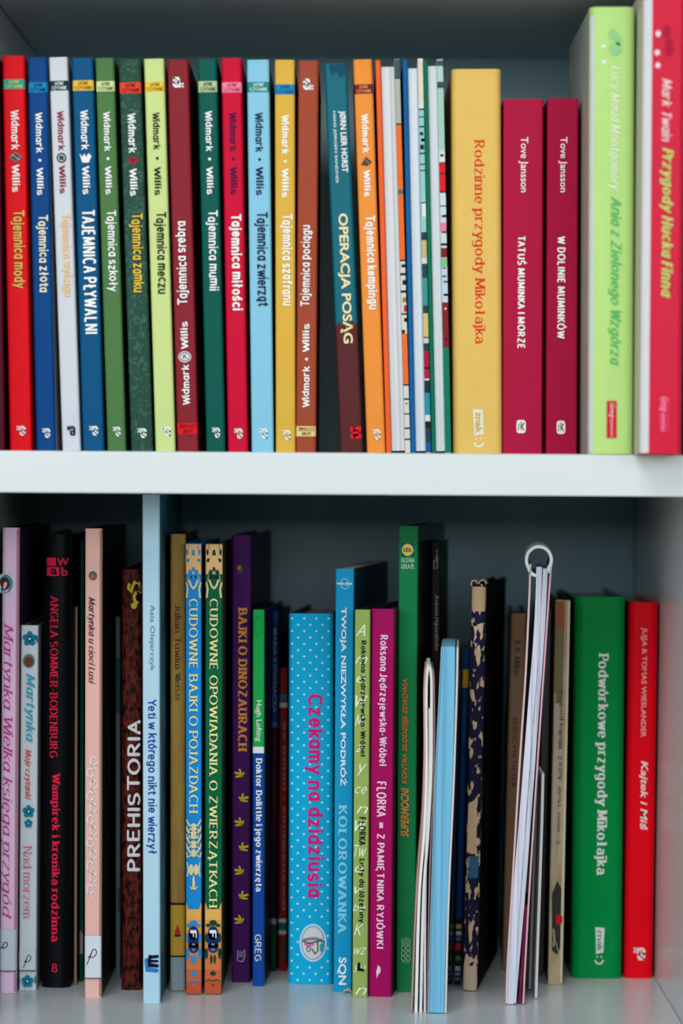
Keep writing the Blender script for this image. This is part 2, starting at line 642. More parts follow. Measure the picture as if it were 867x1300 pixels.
        s.spine = link_mesh('spine', V, F, s.mats, s.o, mi)
        for p in s.spine.data.polygons:
            p.use_smooth = False
        t = 0.0005 if s.paper else 0.0021
        t = min(t, w * .2)
        y0 = yb + 0.0001
        g = 0.0 if s.paper else 0.0028
        s.front_cover = box('front_cover', w - t, w, y0, e, 0, h, s.sidemat, s.o, 0.0004)
        s.back_cover = box('back_cover', 0, t, y0, e, 0, h, s.backmat, s.o, 0.0004)
        box('page_block', t + .00005, w - t - .00005, y0 + .0004, e - g, g + .0002, h - g - .0003, s.pagemat, s.o)
        return s


# ------------------------------------------------------------------ the bookcase
WB = white_board()
SB = white_board('shade_tinted_board', (0.24, 0.46, 0.53, 1), (0.22, 0.43, 0.50, 1))  # white board for the back, the recess's shade mixed into its teal tint
case = empty('bookcase', ((XL + XR) / 2, 0.18, -0.75))
tag(case, 'white open bookcase whose two shelves hold the rows of books', 'bookcase')
ZFLOOR = -0.75


def cpart(name, x0, x1, y0, y1, z0, z1, bev=0.0008, m=None):
    o = box(name, x0, x1, y0, y1, z0, z1, m or WB, None, bev)
    o.parent = case
    o.matrix_parent_inverse = Matrix.Translation(-case.location)
    return o


TS = 0.019
cpart('side_panel', XL - TS, XL, 0, DB + .006, ZFLOOR, ZC + 0.05)
cpart('side_panel', XR, XR + TS, 0, DB + .006, ZFLOOR, ZC + 0.05)
cpart("shelf_board", XL + .0002, XR - .0002, 0, DB - .0002, ZL, ZU - .0001)
cpart('shelf_board', XL + .0002, XR - .0002, 0, DB - .0002, ZC, ZC + 0.022)
cpart("shelf_board", XL + .0002, XR - .0002, 0, DB - .0002, ZF - 0.022, ZF - .0001)
cpart('back_panel', XL + .0001, XR - .0001, DB, DB + .006, ZFLOOR + .06, ZC + 0.05, m=SB)
cpart('plinth', XL + .0002, XR - .0002, 0.01, 0.028, ZFLOOR, ZFLOOR + .07)

wallm = mat((150, 156, 158), 0.9, 'painted_plaster', 0.03)
o = box('wall_back', -2.5, 2.5, DB + 0.012, DB + 0.11, ZFLOOR, 1.7, wallm)
o['kind'] = 'structure'
o = box('floor', -2.5, 2.5, -3.4, DB + 0.012, ZFLOOR - .05, ZFLOOR, mat((222, 208, 190), 0.5, 'wood_floor', 0.1))
o['kind'] = 'structure'

W_ = (232, 236, 238)
G_UP = 'books on the upper shelf'
G_SER = 'matching slim story books on the upper shelf'
G_LOW = 'books on the lower shelf'
DU = 0.05


def bird_mark(b, y0, y1, f0, f1, col, flip=False):
    """the publisher's little curled emblem"""
    def q(x, y):
        if flip:
            x, y = 1 - x, 1 - y
        return (f0 + (f1 - f0) * x, y0 + (y1 - y0) * y)
    px = (f1 - f0) * b.wpx
    pol = b.line([q(*p) for p in ((.35, .3), (.5, .16), (.75, .14), (.92, .3), (.9, .52), (.7, .62), (.5, .6))], px * .2)
    pol += b.line([q(*p) for p in ((.9, .5), (.9, .72), (.86, .9))], px * .2)
    pol += b.line([q(*p) for p in ((.5, .6), (.42, .74), (.5, .9), (.7, .92), (.88, .9))], px * .2)
    pol += b.line([q(*p) for p in ((.02, .1), (.16, .22), (.03, .42))], px * .12)
    pol += b.line([q(*p) for p in ((.3, .08), (.16, .24), (.34, .5))], px * .12)
    pol += b.line([q(*p) for p in ((.55, .38), (.72, .36))], px * .1)
    b.part('publisher_mark', pol, col)


def series(label, top, bot, col, bandc, bandtx, wc, tc, title, by, wy, ty, ly=(540, 553), emblem=None, style='hand',
           tstyle='hand', side=None, kind='print', lc=(228, 234, 236), dep=DU, mark=(.34, .74)):
    b = Book(label, top, bot, col, 'U', dep, 0.15, side=side, group=G_SER, kind=kind, name='book')
    bd = b.band(by[0], by[1], bandc)
    m = (by[0] + by[1]) / 2
    b.text('ŁATWE', by[0] + 1.2, m - .6, .28, .74, bandtx, 'slab', 'horiz', 'band_lettering', bd)
    b.text('CZYTANIE', m + .6, by[1] - 1.2, .12, .90, bandtx, 'slab', 'horiz', 'band_lettering', bd)
    b.text('Widmark', wy[0], wy[1], .33, .72, wc, style, name='author')
    b.text('Willis', wy[2], wy[3], .34, .70, wc, style, name='author')
    em = (wy[1] + wy[2]) / 2
    if emblem is None:
        b.part('author_dot', [b.circ(.52, em, 1.9)], wc)
    elif emblem == 'diamond':
        b.part('emblem', [[(.2, em), (.52, em - 7), (.84, em), (.52, em + 7)]], (112, 108, 104))
        b.part('emblem', [[(.35, em), (.52, em - 4), (.66, em), (.52, em + 4)], ], (60, 50, 55))
        b.part('emblem', b.line([(.36, em - 3.4), (.68, em + 3.4)], 1.1), (190, 180, 172))
    elif emblem == 'ring':
        b.part('emblem', b.line(b.circ(.5, em, 5.6) + [b.circ(.5, em, 5.6)[0]], 1.7), (25, 28, 32))
        b.part('emblem', b.line([(.4, em - 2), (.6, em + 2)], 1.2) + b.line([(.4, em + 2), (.6, em - 2)], 1.2) +
               b.line(b.circ(.5, em, 2.6) + [b.circ(.5, em, 2.6)[0]], .9), (25, 28, 32))
    elif emblem == 'gem':
        b.part('emblem', [[(.26, em), (.4, em - 4.6), (.66, em - 4.6), (.8, em), (.53, em + 6)]], (158, 40, 52))
        b.part('emblem', b.line([(.34, em - 1), (.72, em - 1)], 1) + b.line([(.48, em - 4), (.53, em + 4)], .9), (90, 20, 36))
    elif emblem == 'splash':
        b.part('emblem', [[(.24, em - 6), (.38, em - 1), (.46, em - 6), (.55, em - 1), (.66, em - 6), (.8, em - 2), (.66, em + 6), (.36, em + 6)]], wc)
    elif emblem == 'arrow':
        b.part('emblem', [[(.22, em + 4), (.5, em - 6), (.82, em + 1), (.54, em + 6)], ], (82, 68, 56))
        b.part('emblem', b.line([(.4, em - 4), (.7, em + 4)], 1.3), (150, 120, 80))
    b.text(title, ty[0], ty[1], .24, .88, tc, tstyle)
    bird_mark(b, ly[0], ly[1], mark[0], mark[1], lc)
    return b.finish()


def series_flipped(label, top, bot, col, bandc, bandtx, title, by, wy, ty, ly, emblem=None):
    b = Book(label, top, bot, col, 'U', DU, 0.15, group=G_SER, name='book')
    bd = b.band(by[0], by[1], bandc)
    m = (by[0] + by[1]) / 2
    b.text('ŁATWE', m + .6, by[1] - 1.2, .28, .74, bandtx, 'slab', 'flip', 'band_lettering', bd)
    b.text('CZYTANIE', by[0] + 1.2, m - .6, .12, .90, bandtx, 'slab', 'flip', 'band_lettering', bd)
    b.text('Willis', wy[0], wy[1], .28, .64, W_, 'hand', 'up', 'author')
    b.text('Widmark', wy[2], wy[3], .28, .66, W_, 'hand', 'up', 'author')
    em = (wy[1] + wy[2]) / 2
    if emblem:
        b.part('emblem', [b.circ(.46, em, 8.4, 7.2)], (220, 220, 220))
        b.part('emblem', b.line(b.circ(.46, em, 6.6, 5.4) + [b.circ(.46, em, 6.6, 5.4)[0]], 1.1) +
               b.line([(.36, em - 2), (.56, em + 2)], 1.4) + b.line([(.36, em + 2.5), (.5, em - 3)], 1.2), (112, 70, 76))
    else:
        b.part('author_dot', [b.circ(.5, em, 1.9)], W_)
    b.text(title, ty[0], ty[1], .16, .76, W_, 'hand', 'up')
    bird_mark(b, ly[0], ly[1], .24, .74, W_, True)
    return b.finish()


# ------------------------------------------------------------------ upper row
b = Book('dark maroon book pressed against the left side panel, left of the bright red book', (-19, -1, 73), (-14, 9, 571), (88, 22, 38), 'U', DU, .15, group=G_UP)
b.finish()

series('bright red slim hardback with a teal band, first in the row of the upper shelf', (2, 31.5, 71), (12, 40.6, 571), (222, 10, 26), (60, 152, 132), (190, 205, 120),
       W_, (196, 186, 96), 'Tajemnica mody', (100.7, 113), (140, 190, 209, 244), (267, 366), emblem='diamond', lc=(236, 224, 222))
series('dark blue slim hardback with a bright blue band, beside the bright red one', (33.5, 60, 73), (45.7, 70, 571), (0, 66, 132), (18, 132, 188), (8, 40, 80),
       W_, (226, 224, 196), 'Tajemnica złota', (104.5, 117.5), (143, 194, 213, 248), (273, 371), (543, 556), side=(190, 190, 186))
series('white slim hardback with a faded orange title and dark band', (61, 86, 73), (78.7, 102.5, 572), (204, 209, 218), (10, 58, 62), (220, 226, 226),
       (134, 22, 52), (246, 190, 132), 'Tajemnica wyścigu', (102.5, 115), (141, 191, 210, 246), (271, 376), (540, 553), 'ring', lc=(22, 24, 28), tstyle='hand', mark=(.3, .74))
series('petrol blue slim hardback with a yellow band and title in white capitals', (90.6, 118.5, 74), (105, 133, 572), (0, 80, 126), (226, 184, 62), (110, 84, 20),
       W_, W_, 'TAJEMNICA PŁYWALNI', (102, 115), (140, 190, 211, 247), (267, 424), emblem='splash', side=(20, 110, 150), tstyle='slab')
series('moss green slim hardback with a pale green band, beside the petrol blue one', (120.5, 145, 74), (136, 160.5, 572), (76, 118, 68), (206, 218, 156), (50, 70, 44),
       W_, W_, 'Tajemnica szkoły', (103, 116), (142, 192, 211, 247), (267, 370), (541, 554), side=(50, 96, 58))
series('dark green mottled slim hardback with a red band and yellow title', (152, 178.5, 75), (166, 196.5, 572), (36, 70, 58), (224, 66, 42), (90, 20, 20),
       W_, (222, 184, 60), 'Tajemnica zamku', (104.5, 118.5), (144, 194, 214, 249), (271, 371), (543, 556), emblem='gem', kind='mottled_cover')
series('pale lime slim hardback with a yellow band and black title', (181, 208.6, 75), (197, 222, 573), (198, 216, 140), (238, 192, 62), (120, 90, 20),
       (22, 26, 26), (22, 26, 26), 'Tajemnica meczu', (104, 116.5), (143, 190, 212, 248), (269, 373), (541, 554), lc=(236, 240, 226), mark=(.36, .8))
series_flipped('dark wine red slim hardback shelved upside down, red band at its foot', (212, 239.6, 76), (225, 252.5, 573), (134, 34, 46), (224, 22, 34), (120, 10, 16),
               'Tajemnica srebra', (537, 551), (408, 443, 463, 514), (281, 387), (98, 112), True)
series('dark bottle green slim hardback with a pale green band, right of the wine red one', (249.5, 275.5, 75), (261.4, 286, 573), (0, 86, 76), (180, 198, 150), (40, 60, 50),
       W_, W_, 'Tajemnica mumii', (103, 117), (141, 192, 212, 247), (267, 369), (542, 556))
series('crimson slim hardback with a pink band and thick white title', (281, 307, 74), (289, 316, 573), (200, 4, 52), (244, 130, 158), (170, 30, 80),
       (60, 14, 66), W_, 'Tajemnica miłości', (104.5, 117.5), (143, 192, 212, 247), (272, 394), (543, 557), tstyle='handbold')
series('light blue slim hardback with a teal band and navy title', (312, 342, 76), (319, 347, 574), (132, 194, 222), (36, 132, 130), (200, 220, 214),
       (20, 30, 62), (20, 30, 62), 'Tajemnica zwierząt', (104, 117), (143, 193, 212, 248), (269, 389), (543, 557), lc=(226, 236, 240))
series('ochre yellow slim hardback with a blue band and white title', (347, 374.6, 76), (349.7, 374.2, 574), (216, 172, 66), (28, 132, 188), (12, 80, 120),
       (240, 240, 226), (240, 240, 226), 'Tajemnica szafranu', (107, 120), (146, 196, 214, 251), (272, 388), (545, 559), style='handbold', tstyle='handbold', lc=(240, 236, 222))
series_flipped('rust brown slim hardback shelved upside down, cream band at its foot', (377, 405, 77), (375.2, 400, 574), (158, 70, 46), (226, 202, 136), (110, 80, 40),
               'Tajemnica pociągu', (541, 554), (411, 447, 465, 517), (286, 389), (100, 115))

# glossy teal and brown novel
b = Book('glossy teal paperback with a brown lower half and a cream title in capitals', (412, 440.6, 81), (432, 462, 574.6), (0, 98, 116), 'U', DU, .14, paper=True, rough=.2, group=G_UP, side=(10, 60, 70))
b.printp(b.band_polys(412, 575) + [[(.08, 413), (.3, 413), (.2, 407)], [(.34, 413), (.58, 413), (.44, 408)], [(.6, 413), (.94, 413), (.74, 405)]], (88, 38, 40), .42)
b.printp([[(.2, 81.5), (.92, 81.5), (.9, 94), (.7, 99), (.5, 90), (.3, 96)]], (6, 72, 92), .42)
b.text('JØRN LIER HORST', 141, 219, .52, .86, W_, 'sansbold', name='author')
b.text('HANS JØRGEN SANDNES', 141, 232, .26, .42, (190, 214, 220), 'sansbold', name='illustrator')
b.text('OPERACJA POSĄG', 271, 436, .22, .78, (228, 216, 168), 'sansbold')
b.part('publisher_mark', [[(.48 + .5 * i, y), (.48 + .5 * i + .2, y), (.48 + .5 * i + .2, y + 6), (.48 + .5 * i, y + 6)] for i in (0, .28, .56) for y in (542, 551)] +
       [[(.58, 546), (.82, 546), (.82, 554), (.58, 554)]], (226, 24, 44))
b.finish()

b = series('orange slim hardback with a dark red band, beside the glossy teal paperback', (448, 472.5, 76), (465.5, 490, 574.8), (240, 142, 58), (116, 28, 40), (220, 150, 100),
           (240, 240, 232), (240, 240, 232), 'Tajemnica kempingu', (107, 119), (145, 194, 216, 250), (274, 393), (544, 559), emblem='arrow', style='handbold', tstyle='handbold', lc=(246, 236, 220))


# books turned with their page edges out
def fore_edge(label, cov, pages, right, segs, lcol, pcol, topcov, toppage, dep, tilt_pairs, rcol=(230, 232, 230), ext=.15, scenic=None):
    """cov/pages/right: ((xl,xr) at top, (xl,xr) at bottom)"""
    top = (cov[0][0], right[0][1], topcov)
    bot = (cov[1][0], right[1][1], 575)
    B = Book(label, top, bot, lcol, 'U', dep, ext, group=G_UP)
    w, h = B.w, B.h
    wp = B.wpx
    fa = ((cov[0][1] - cov[0][0]) + (cov[1][1] - cov[1][0])) / 2 / wp
    fb = 1 - ((right[0][1] - right[0][0]) + (right[1][1] - right[1][0])) / 2 / wp
    box('back_cover', 0, fa * w, 0, B.ext, 0, h, mat(lcol, .4), B.o, .0009, 3)
    hp = B.v(toppage)
    box('page_block', fa * w + .0001, fb * w - .0001, .0025, B.ext - .003, .0012, hp, mat(pcol, .8, 'paper_edges'), B.o, .0003)
    # the printed edge of the other cover: each colour is a printed field of the same board
    mats = [mat(rcol, .4)]
    V, F = box_vf(fb * w, w, 0, B.ext, 0, h)
    mi = [0] * 6
    lay = 1
    for sg in segs:
        if len(sg) == 3:
            y0, y1, c = sg
            g0, g1 = 0, 1
        else:
            y0, y1, c, g0, g1 = sg
        m = mat(c, .4)
        if m not in mats:
            mats.append(m)
        k = len(V)
        e = .00012 + .00004 * (lay % 4)
        lay += 1
        for g, y in ((g0, y1), (g1, y1), (g1, y0), (g0, y0)):
            V.append(((fb + (1 - fb) * g) * w, -e, max(0.0003, min(h - .0002, B.v(y)))))
        F.append((k, k + 1, k + 2, k + 3))
        mi.append(mats.index(m))
    link_mesh('front_cover', V, F, mats, B.o, mi)
    box('spine', 0, w, B.ext + .0001, B.ext + .0022, 0, h, mat(lcol, .4), B.o, .0005)
    return B


K = (24, 26, 30)
fore_edge('thin picture book turned page edges out, orange cover on its left side',
          ((475.6, 481.7), (490, 497.5)), None, ((501, 507.5), (514, 521)),
          [(74, 99, (62, 84, 88)), (99, 100.5, K), (100.5, 157, (172, 170, 164)), (157, 159, K), (159, 241, (240, 106, 40)), (241, 247, (60, 110, 104)),
           (247, 330, (240, 106, 40)), (330, 332, K), (336, 340, K, 0.3, 1), (347, 350, K), (356, 362, K, .4, 1), (369, 372, K), (378, 384, (150, 120, 60), .3, 1), (388, 396, (190, 40, 40), .5, 1),
           (398, 400, K), (404, 409, K, .5, 1), (419, 424, K, 0, .6), (424, 488, (240, 106, 40)), (488, 490, K), (506, 508, K), (512, 513.5, K, .3, .7), (525, 526.5, K), (543, 545, K), (557, 559, K)],
          (236, 96, 44), (206, 210, 216), 76, 84, DU, None, (206, 206, 198))
fore_edge('thin picture book turned page edges out, bright blue cover on its left',
          ((510, 516.5), (521, 527.5)), None, ((530, 537), (541, 547)),
          [(77, 130, (216, 208, 184)), (130, 140, (214, 214, 208)), (138, 140, K), (140, 295, (140, 196, 198)), (148, 149.5, K), (160, 162, K), (168, 172, K, .1, .8), (176, 180, K, .3, 1), (184, 190, K, .1, .9), (194, 196, K), (208, 209.5, K), (216, 217.5, K),
           (257, 258.5, K), (258.5, 275, (220, 224, 222), .3, 1), (295, 305, (34, 60, 66)), (305, 328, (190, 176, 124)), (328, 335, (200, 204, 200), .2, .9), (335, 353, (30, 66, 76)), (353, 388, (60, 142, 142)),
           (388, 398, (34, 64, 72)), (398, 428, (206, 180, 118)), (428, 429.5, K), (429.5, 436, (190, 200, 206)), (436, 446, (28, 62, 66)), (446, 466, (170, 16, 58)), (466, 469, K), (469, 481, (180, 20, 60)), (481, 483, (220, 224, 222)),
           (483, 499, (26, 44, 60)), (499, 527, (36, 140, 160)), (527, 535, (210, 214, 212), .2, .9), (535, 544, K), (544, 562, (30, 60, 76)), (562, 575, (14, 86, 148))],
          (10, 92, 152), (204, 212, 220), 75, 86, DU, None)
fore_edge('thin picture book turned page edges out, dark green cover, beside the thick yellow book',
          ((537.5, 543), (547.5, 553)), None, ((556, 562.5), (565, 574)),
          [(77, 84, (52, 84, 88)), (84, 104, (176, 200, 198)), (104, 112, (54, 70, 76)), (112, 190, (160, 196, 184)), (190, 194, (196, 206, 206)), (194, 206, (214, 218, 218)), (196, 199, K, .2, .8), (205, 207, K), (207, 243, (218, 20, 40)), (220, 221.5, K),
           (243, 245, K), (245, 273, (196, 212, 226)), (261, 262.5, K), (273, 276, K, .3, 1), (283, 294, (226, 120, 150)), (294, 296, K, .2, 1), (309, 312, K), (315, 327, (116, 30, 38)), (328, 339, (120, 186, 132)), (340, 341.5, K, .2, .8),
           (345, 380, (180, 202, 216)), (350, 352, K, .1, .8), (357, 359, K, .3, 1), (364, 368, K, .2, .7), (373, 376, K, .3, 1), (384, 442, (126, 28, 36)), (391, 393, W_, .4, .7), (410, 411.5, K), (416, 418, W_, .2, .5), (430, 432, W_, .4, .7),
           (442, 575, (0, 118, 88)), (510, 536, (226, 226, 190), .45, 1), (565, 574, (216, 222, 218), .5, .9)],
          (0, 108, 78), (204, 210, 216), 76, 83, DU, None, (196, 206, 210))

# thick yellow book
b = Book('thick warm yellow hardback with a red serif title on the upper shelf', (569.5, 636.5, 88), (575, 635.5, 576), (222, 184, 98), 'U', .055, .16, r=.004, group=G_UP, rough=.36)
b.text('Rodzinne przygody Mikołajka', 177, 437, .40, .66, (214, 40, 24), 'serif')
lb = b.part('publisher_mark', [[(.40, 519), (.60, 520), (.62, 551), (.43, 553)]], (226, 224, 206))
b.text('znak', 523, 550, .45, .59, (196, 170, 96), 'sansbold', name='mark_lettering', parent=lb)
b.part('publisher_smile', b.line(b.circ(.52, 560, 6, 7, 10, 20, 160), 2) + [b.circ(.47, 557, 1.2), b.circ(.57, 557, 1.2)], (236, 232, 214))
b.finish()


def nk(b, y0, y1, f0, f1):
    xm, ym = (f0 + f1) / 2, (y0 + y1) / 2
    pts = []
    rx, ry = (f1 - f0) / 2 * b.wpx, (y1 - y0) / 2
    for i in range(24):
        a = 2 * pi * i / 24
        cx, sy = cos(a), sin(a)
        q = .5
        pts.append((xm + rx / b.wpx * math.copysign(abs(cx) ** q, cx), ym + ry * math.copysign(abs(sy) ** q, sy)))
    o = b.part('publisher_mark', [pts], (228, 228, 226))
    wpx = 1.3
    b.part('mark_lettering', b.line([(xm - .3 * (f1 - f0), y1 - 4), (xm - .3 * (f1 - f0), y0 + 4), (xm, y1 - 4), (xm, y0 + 3)], wpx) +
           b.line([(xm + .28 * (f1 - f0), y0 + 4), (xm + .02, ym), (xm + .28 * (f1 - f0), y1 - 4)], wpx), (110, 30, 56), o)


b = Book('crimson cloth hardback, the wider of two crimson books beside the thick yellow book', (638.5, 690, 126), (638, 688.5, 575), (172, 20, 62), 'U', .055, .145, r=.0012, group=G_UP, rough=.55)
b.text('Tove Jansson', 174, 244, .38, .62, W_, 'sans', name='author')
b.text('TATUŚ MUMINKA I MORZE', 300, 442, .36, .60, W_, 'slab')
nk(b, 533, 550, .34, .58)
b.finish()
b = Book('crimson cloth hardback, the narrower of two crimson books, touching the light green book', (694.5, 735, 125), (692.5, 733, 575), (162, 14, 58), 'U', .055, .145, r=.0012, group=G_UP, rough=.55)
b.text('Tove Jansson', 174, 244, .36, .64, W_, 'sans', name='author')
b.text('W DOLINIE MUMINKÓW', 300, 430, .34, .66, W_, 'slab')
nk(b, 534, 551, .34, .62)
b.finish()

b = Book('tall light green hardback with a pale green and white script title', (746.5, 807, 9), (746.5, 802.5, 576), (180, 218, 130), 'U', 0.0, .16, side=(150, 196, 110), group=G_UP, r=.005, rough=.3,
         back=(168, 176, 172))
b.printp(b.band_polys(20, 574, .01, .10), (206, 214, 220))
b.printp([b.circ(.50, 44, 6, 7), b.circ(.56, 62, 8, 9), b.circ(.64, 52, 4, 6)], (146, 204, 138))
b.part('sticker_dot', [b.circ(.30, 59, 2.4), b.circ(.32, 79, 2.4)], (232, 238, 232))
b.text('Lucy Maud Montgomery', 84, 243, .42, .68, (226, 240, 214), 'script', name='author')
b.text('Ania z Zielonego Wzgórza', 250, 464, .42, .72, (74, 178, 104), 'script')
lb = b.part('publisher_mark', [[(.40, 509), (.62, 509), (.62, 556), (.40, 556)]], (204, 30, 54))
b.text('Greg', 512, 530, .44, .58, (240, 200, 200), 'script', name='mark_lettering', parent=lb)
b.text('wydawnictwo', 531, 554, .46, .56, (240, 190, 195), 'sans', name='mark_lettering', parent=lb)
b.finish()

b = Book('very tall red hardback with a white hinge strip ending the upper shelf row', (817, 871, -16), (811, 866.5, 576), (206, 30, 62), 'U', -.03, .17, side=(206, 30, 62), group=G_UP, r=.003, rough=.3, back=(204, 200, 192))
b.printp(b.band_polys(-14, 575, .0, .22), (208, 210, 214))
b.printp([b.circ(.56, 40, 5, 9), b.circ(.62, 60, 6, 12)], (170, 22, 58))
b.part('sticker_dot', [b.circ(.36, 43, 3.2, 4), b.circ(.34, 67, 3.6), b.circ(.36, 83, 3.2, 3.6)], (224, 214, 220))
b.text('Mark Twain', 100, 180, .46, .70, (238, 206, 208), 'script', name='author')
b.text('Przygody Hucka Finna', 188, 378, .42, .76, (186, 204, 112), 'scriptbold')
b.printp([[(.44, 503), (.72, 503), (.72, 549), (.44, 549)]], (218, 40, 84))
b.text('Greg', 504, 522, .46, .66, (240, 150, 176), 'script', name='publisher_mark')
b.text('wydawnictwo', 524, 548, .48, .62, (240, 150, 176), 'sans', name='publisher_mark')
b.finish()

# ------------------------------------------------------------------ lower row
LAB = (204, 212, 222)


def library_label(b, y0, y1, mark=None, f=(.2, .8)):
    o = b.band(y0, y1, LAB, 'library_label')
    if mark:
        m0, m1 = mark
        h = m1 - m0
        pol = b.line([(f[0], m1), (f[0] + (f[1] - f[0]) * .35, m0 + .45 * h), (f[0] + (f[1] - f[0]) * .6, m0)], 1.1)
        pol += b.line([(f[0] + (f[1] - f[0]) * x, m0 + h * y) for x, y in
                       ((.1, .55), (.35, .4), (.6, .0), (.85, .0), (.98, .16), (.9, .36), (.62, .52), (.32, .55))], 1.1)
        b.part('label_mark', pol, (20, 22, 28), o)
    b.printp(b.band_polys(y1, y1 + 1.2), (90, 86, 92))
    return o


def flower(b, fc, yc, r, col, name='flower'):
    pol = []
    for k in range(5):
        a = radians(-90 + 72 * k)
        pol.append(b.circ(fc + r * .62 / b.wpx * cos(a), yc + r * .62 * sin(a), r * .42, n=12))
    pol.append(b.circ(fc, yc, r * .35, n=10))
    o = b.part(name, pol, col)
    b.part(name + '_centre', [b.circ(fc, yc, r * .16, n=10)], (220, 230, 236), o)


b = Book('large pink hardback with magenta title at the left end of the lower shelf', (1, 24.4, 670), (-1, 19.2, 1261), (236, 200, 230), 'L', ext=.19, side=(60, 34, 62), group=G_LOW, r=.003)
b.printp(b.band_polys(672, 1259, .86, .995), (206, 146, 176))
b.part('badge', [b.circ(.18, 741, 12.5, 13.5)], (214, 226, 230))
b.part('badge', [b.circ(.18, 741, 10.8, 12)], (70, 160, 178))
b.part('badge', [b.circ(.12, 741, 8, 8.5)], (92, 48, 40))
b.text('Martynka Wielka księga przygód', 790, 1166, .0, .72, (196, 62, 152), 'scriptserif')
library_label(b, 1180, 1232, (1196, 1210), (.0, .5))
b.finish()

b = Book('small white paperback with teal flowers on its spine, beside the large pink book', (27.2, 49, 794), (23.4, 47.5, 1257), (206, 216, 224), 'L', ext=.16, side=(120, 128, 134), group=G_LOW, r=.0012)
TEAL = (20, 128, 160)
flower(b, .52, 811, 9.5, TEAL)
b.part('badge', [b.circ(.48, 839, 8, 9)], (92, 132, 140))
b.part('badge', [b.circ(.48, 840, 6, 6.5)], (120, 60, 48))
b.text('Martynka', 855, 942, .22, .86, (52, 166, 190), 'script', name='title')
b.text('Moje czytanki', 951, 1015, .22, .68, (216, 70, 78), 'script', name='series_title')
flower(b, .52, 1030, 8, TEAL)
flower(b, .52, 1045, 5.5, TEAL)
b.text('Nad morzem', 1073, 1166, .24, .74, (214, 62, 92), 'seriflight', name='title')
library_label(b, 1206, 1231, (1212, 1228), (.28, .72))
flower(b, .52, 1245, 8, TEAL)
b.part('flower', [b.circ(.03, 811, 1.0, 5), b.circ(.97, 811, 1.0, 5), b.circ(.97, 1243, 1, 5), b.circ(.03, 1244, 1, 5)], TEAL)
b.finish()

b = Book('black hardback with rounded spine and red serif title', (57.5, 92.4, 678), (52.2, 91, 1254), (16, 17, 22), 'L', ext=.16, prof='round', group=G_LOW, rough=.3)
RD = (232, 36, 76)
lg = b.part('publisher_mark', b.band_polys(708, 718.6, .10, .42) + b.band_polys(720, 731, .10, .54), RD)
b.text('W', 708.5, 718, .48, .88, RD, 'sansbold', 'horiz', 'mark_lettering', lg)
b.text('a', 721.5, 729.5, .24, .48, (16, 17, 22), 'sansbold', 'horiz', 'mark_lettering', lg)
b.text('b', 720, 731, .62, .84, RD, 'sansbold', 'horiz', 'mark_lettering', lg)
b.text('ANGELA SOMMER-BODENBURG', 756, 962, .24, .52, RD, 'serif', name='author')
b.text('Wampirek i kronika rodzinna', 981, 1196, .28, .62, RD, 'serifbold')
b.text('8', 1223, 1234, .36, .56, RD, 'serif', 'horiz', 'volume_number')
b.finish()

b = Book('thin brown edged booklet squeezed between the black book and the pale pink book', (93.8, 98.8, 770), (93, 97.2, 1250), (120, 98, 74), 'L', ext=.12, paper=True, group=G_LOW, kind='foxed_cover', side=(50, 44, 36), name='booklet', cat='booklet')
b.printp(b.band_polys(771, 1249, .62, .95), (178, 164, 144))
b.finish()
b = Book('dark green book mostly hidden behind the pale pink hardback', (102.2, 107, 686), (100.4, 106, 1246), (0, 82, 62), 'L', ext=.13, side=(0, 60, 46), group=G_LOW, r=.0008)
b.printp([[(.1, 1172), (.98, 1184), (.98, 1172)]], (200, 24, 40))
b.printp([[(.1, 1180), (.98, 1186), (.98, 1211), (.1, 1211)]], (150, 150, 156))
b.finish()

b = Book('pale pink hardback with white lace ornament and dark side, left of the brown textured book', (107.2, 130, 671), (107, 128.5, 1267), (224, 176, 168), 'L', ext=.19, side=(44, 38, 44), group=G_LOW, r=.0012, sidekind='scenic_cover')
b.printp(b.band_polys(673, 1265, .86, .99), (176, 128, 110))
b.part('badge', [b.circ(.46, 731, 5.5, 6)], (86, 90, 104))
b.part('badge', [b.circ(.42, 732, 3.4, 3.6)], (150, 100, 76))
b.text('Martynka u cioci Lusi', 758, 868, .12, .60, (70, 44, 46), 'script')
pol = []
for k in range(12):
    y = 961 + 14.8 * k
    f = .42 + .1 * (-1) ** k
    pol += b.line(b.circ(f, y + 5, 4.4, 5.4, 12, 20, 320), 2.0)
    pol += b.line([(f - .16, y + 10), (f + .02, y + 12), (f + .18, y + 16)], 1.6)
b.part('lace_ornament', pol, (214, 216, 224))
library_label(b, 1188, 1241, (1205, 1224), (.14, .74))
b.finish()
b = Book('thin grey blue book standing behind, between the pale pink and brown textured books', (146.5, 153, 783), (146.5, 153.2, 1242), (110, 132, 140), 'L', ext=.12, side=(70, 90, 96), group=G_LOW, r=.0008)
b.printp([[(.55, 1128), (.8, 1128), (.8, 1157), (.55, 1157)]], (24, 30, 34))
b.printp([[(.1, 835), (.9, 835), (.9, 905), (.1, 905)]], (40, 92, 100))
b.finish()

b = Book('dark brown textured book with a yellow question mark and hand drawn white title', (154.3, 180.3, 723), (153.6, 180.6, 1257), (96, 34, 28), 'L', ext=.15, group=G_LOW, kind='leathery_cover', r=.003)
YL = (214, 184, 60)
b.part('question_mark', b.line([(.38, 742), (.34, 747), (.48, 751), (.56, 744), (.66, 739), (.86, 740), (.96, 746), (.9, 752), (.72, 752), (.62, 757), (.66, 763), (.78, 765)], 3.6) +
       [b.circ(.62, 769, 4.0)], YL)
b.text('PREHISTORIA', 914, 1106, .28, .96, (222, 224, 226), 'hand', 'up')
b.finish()

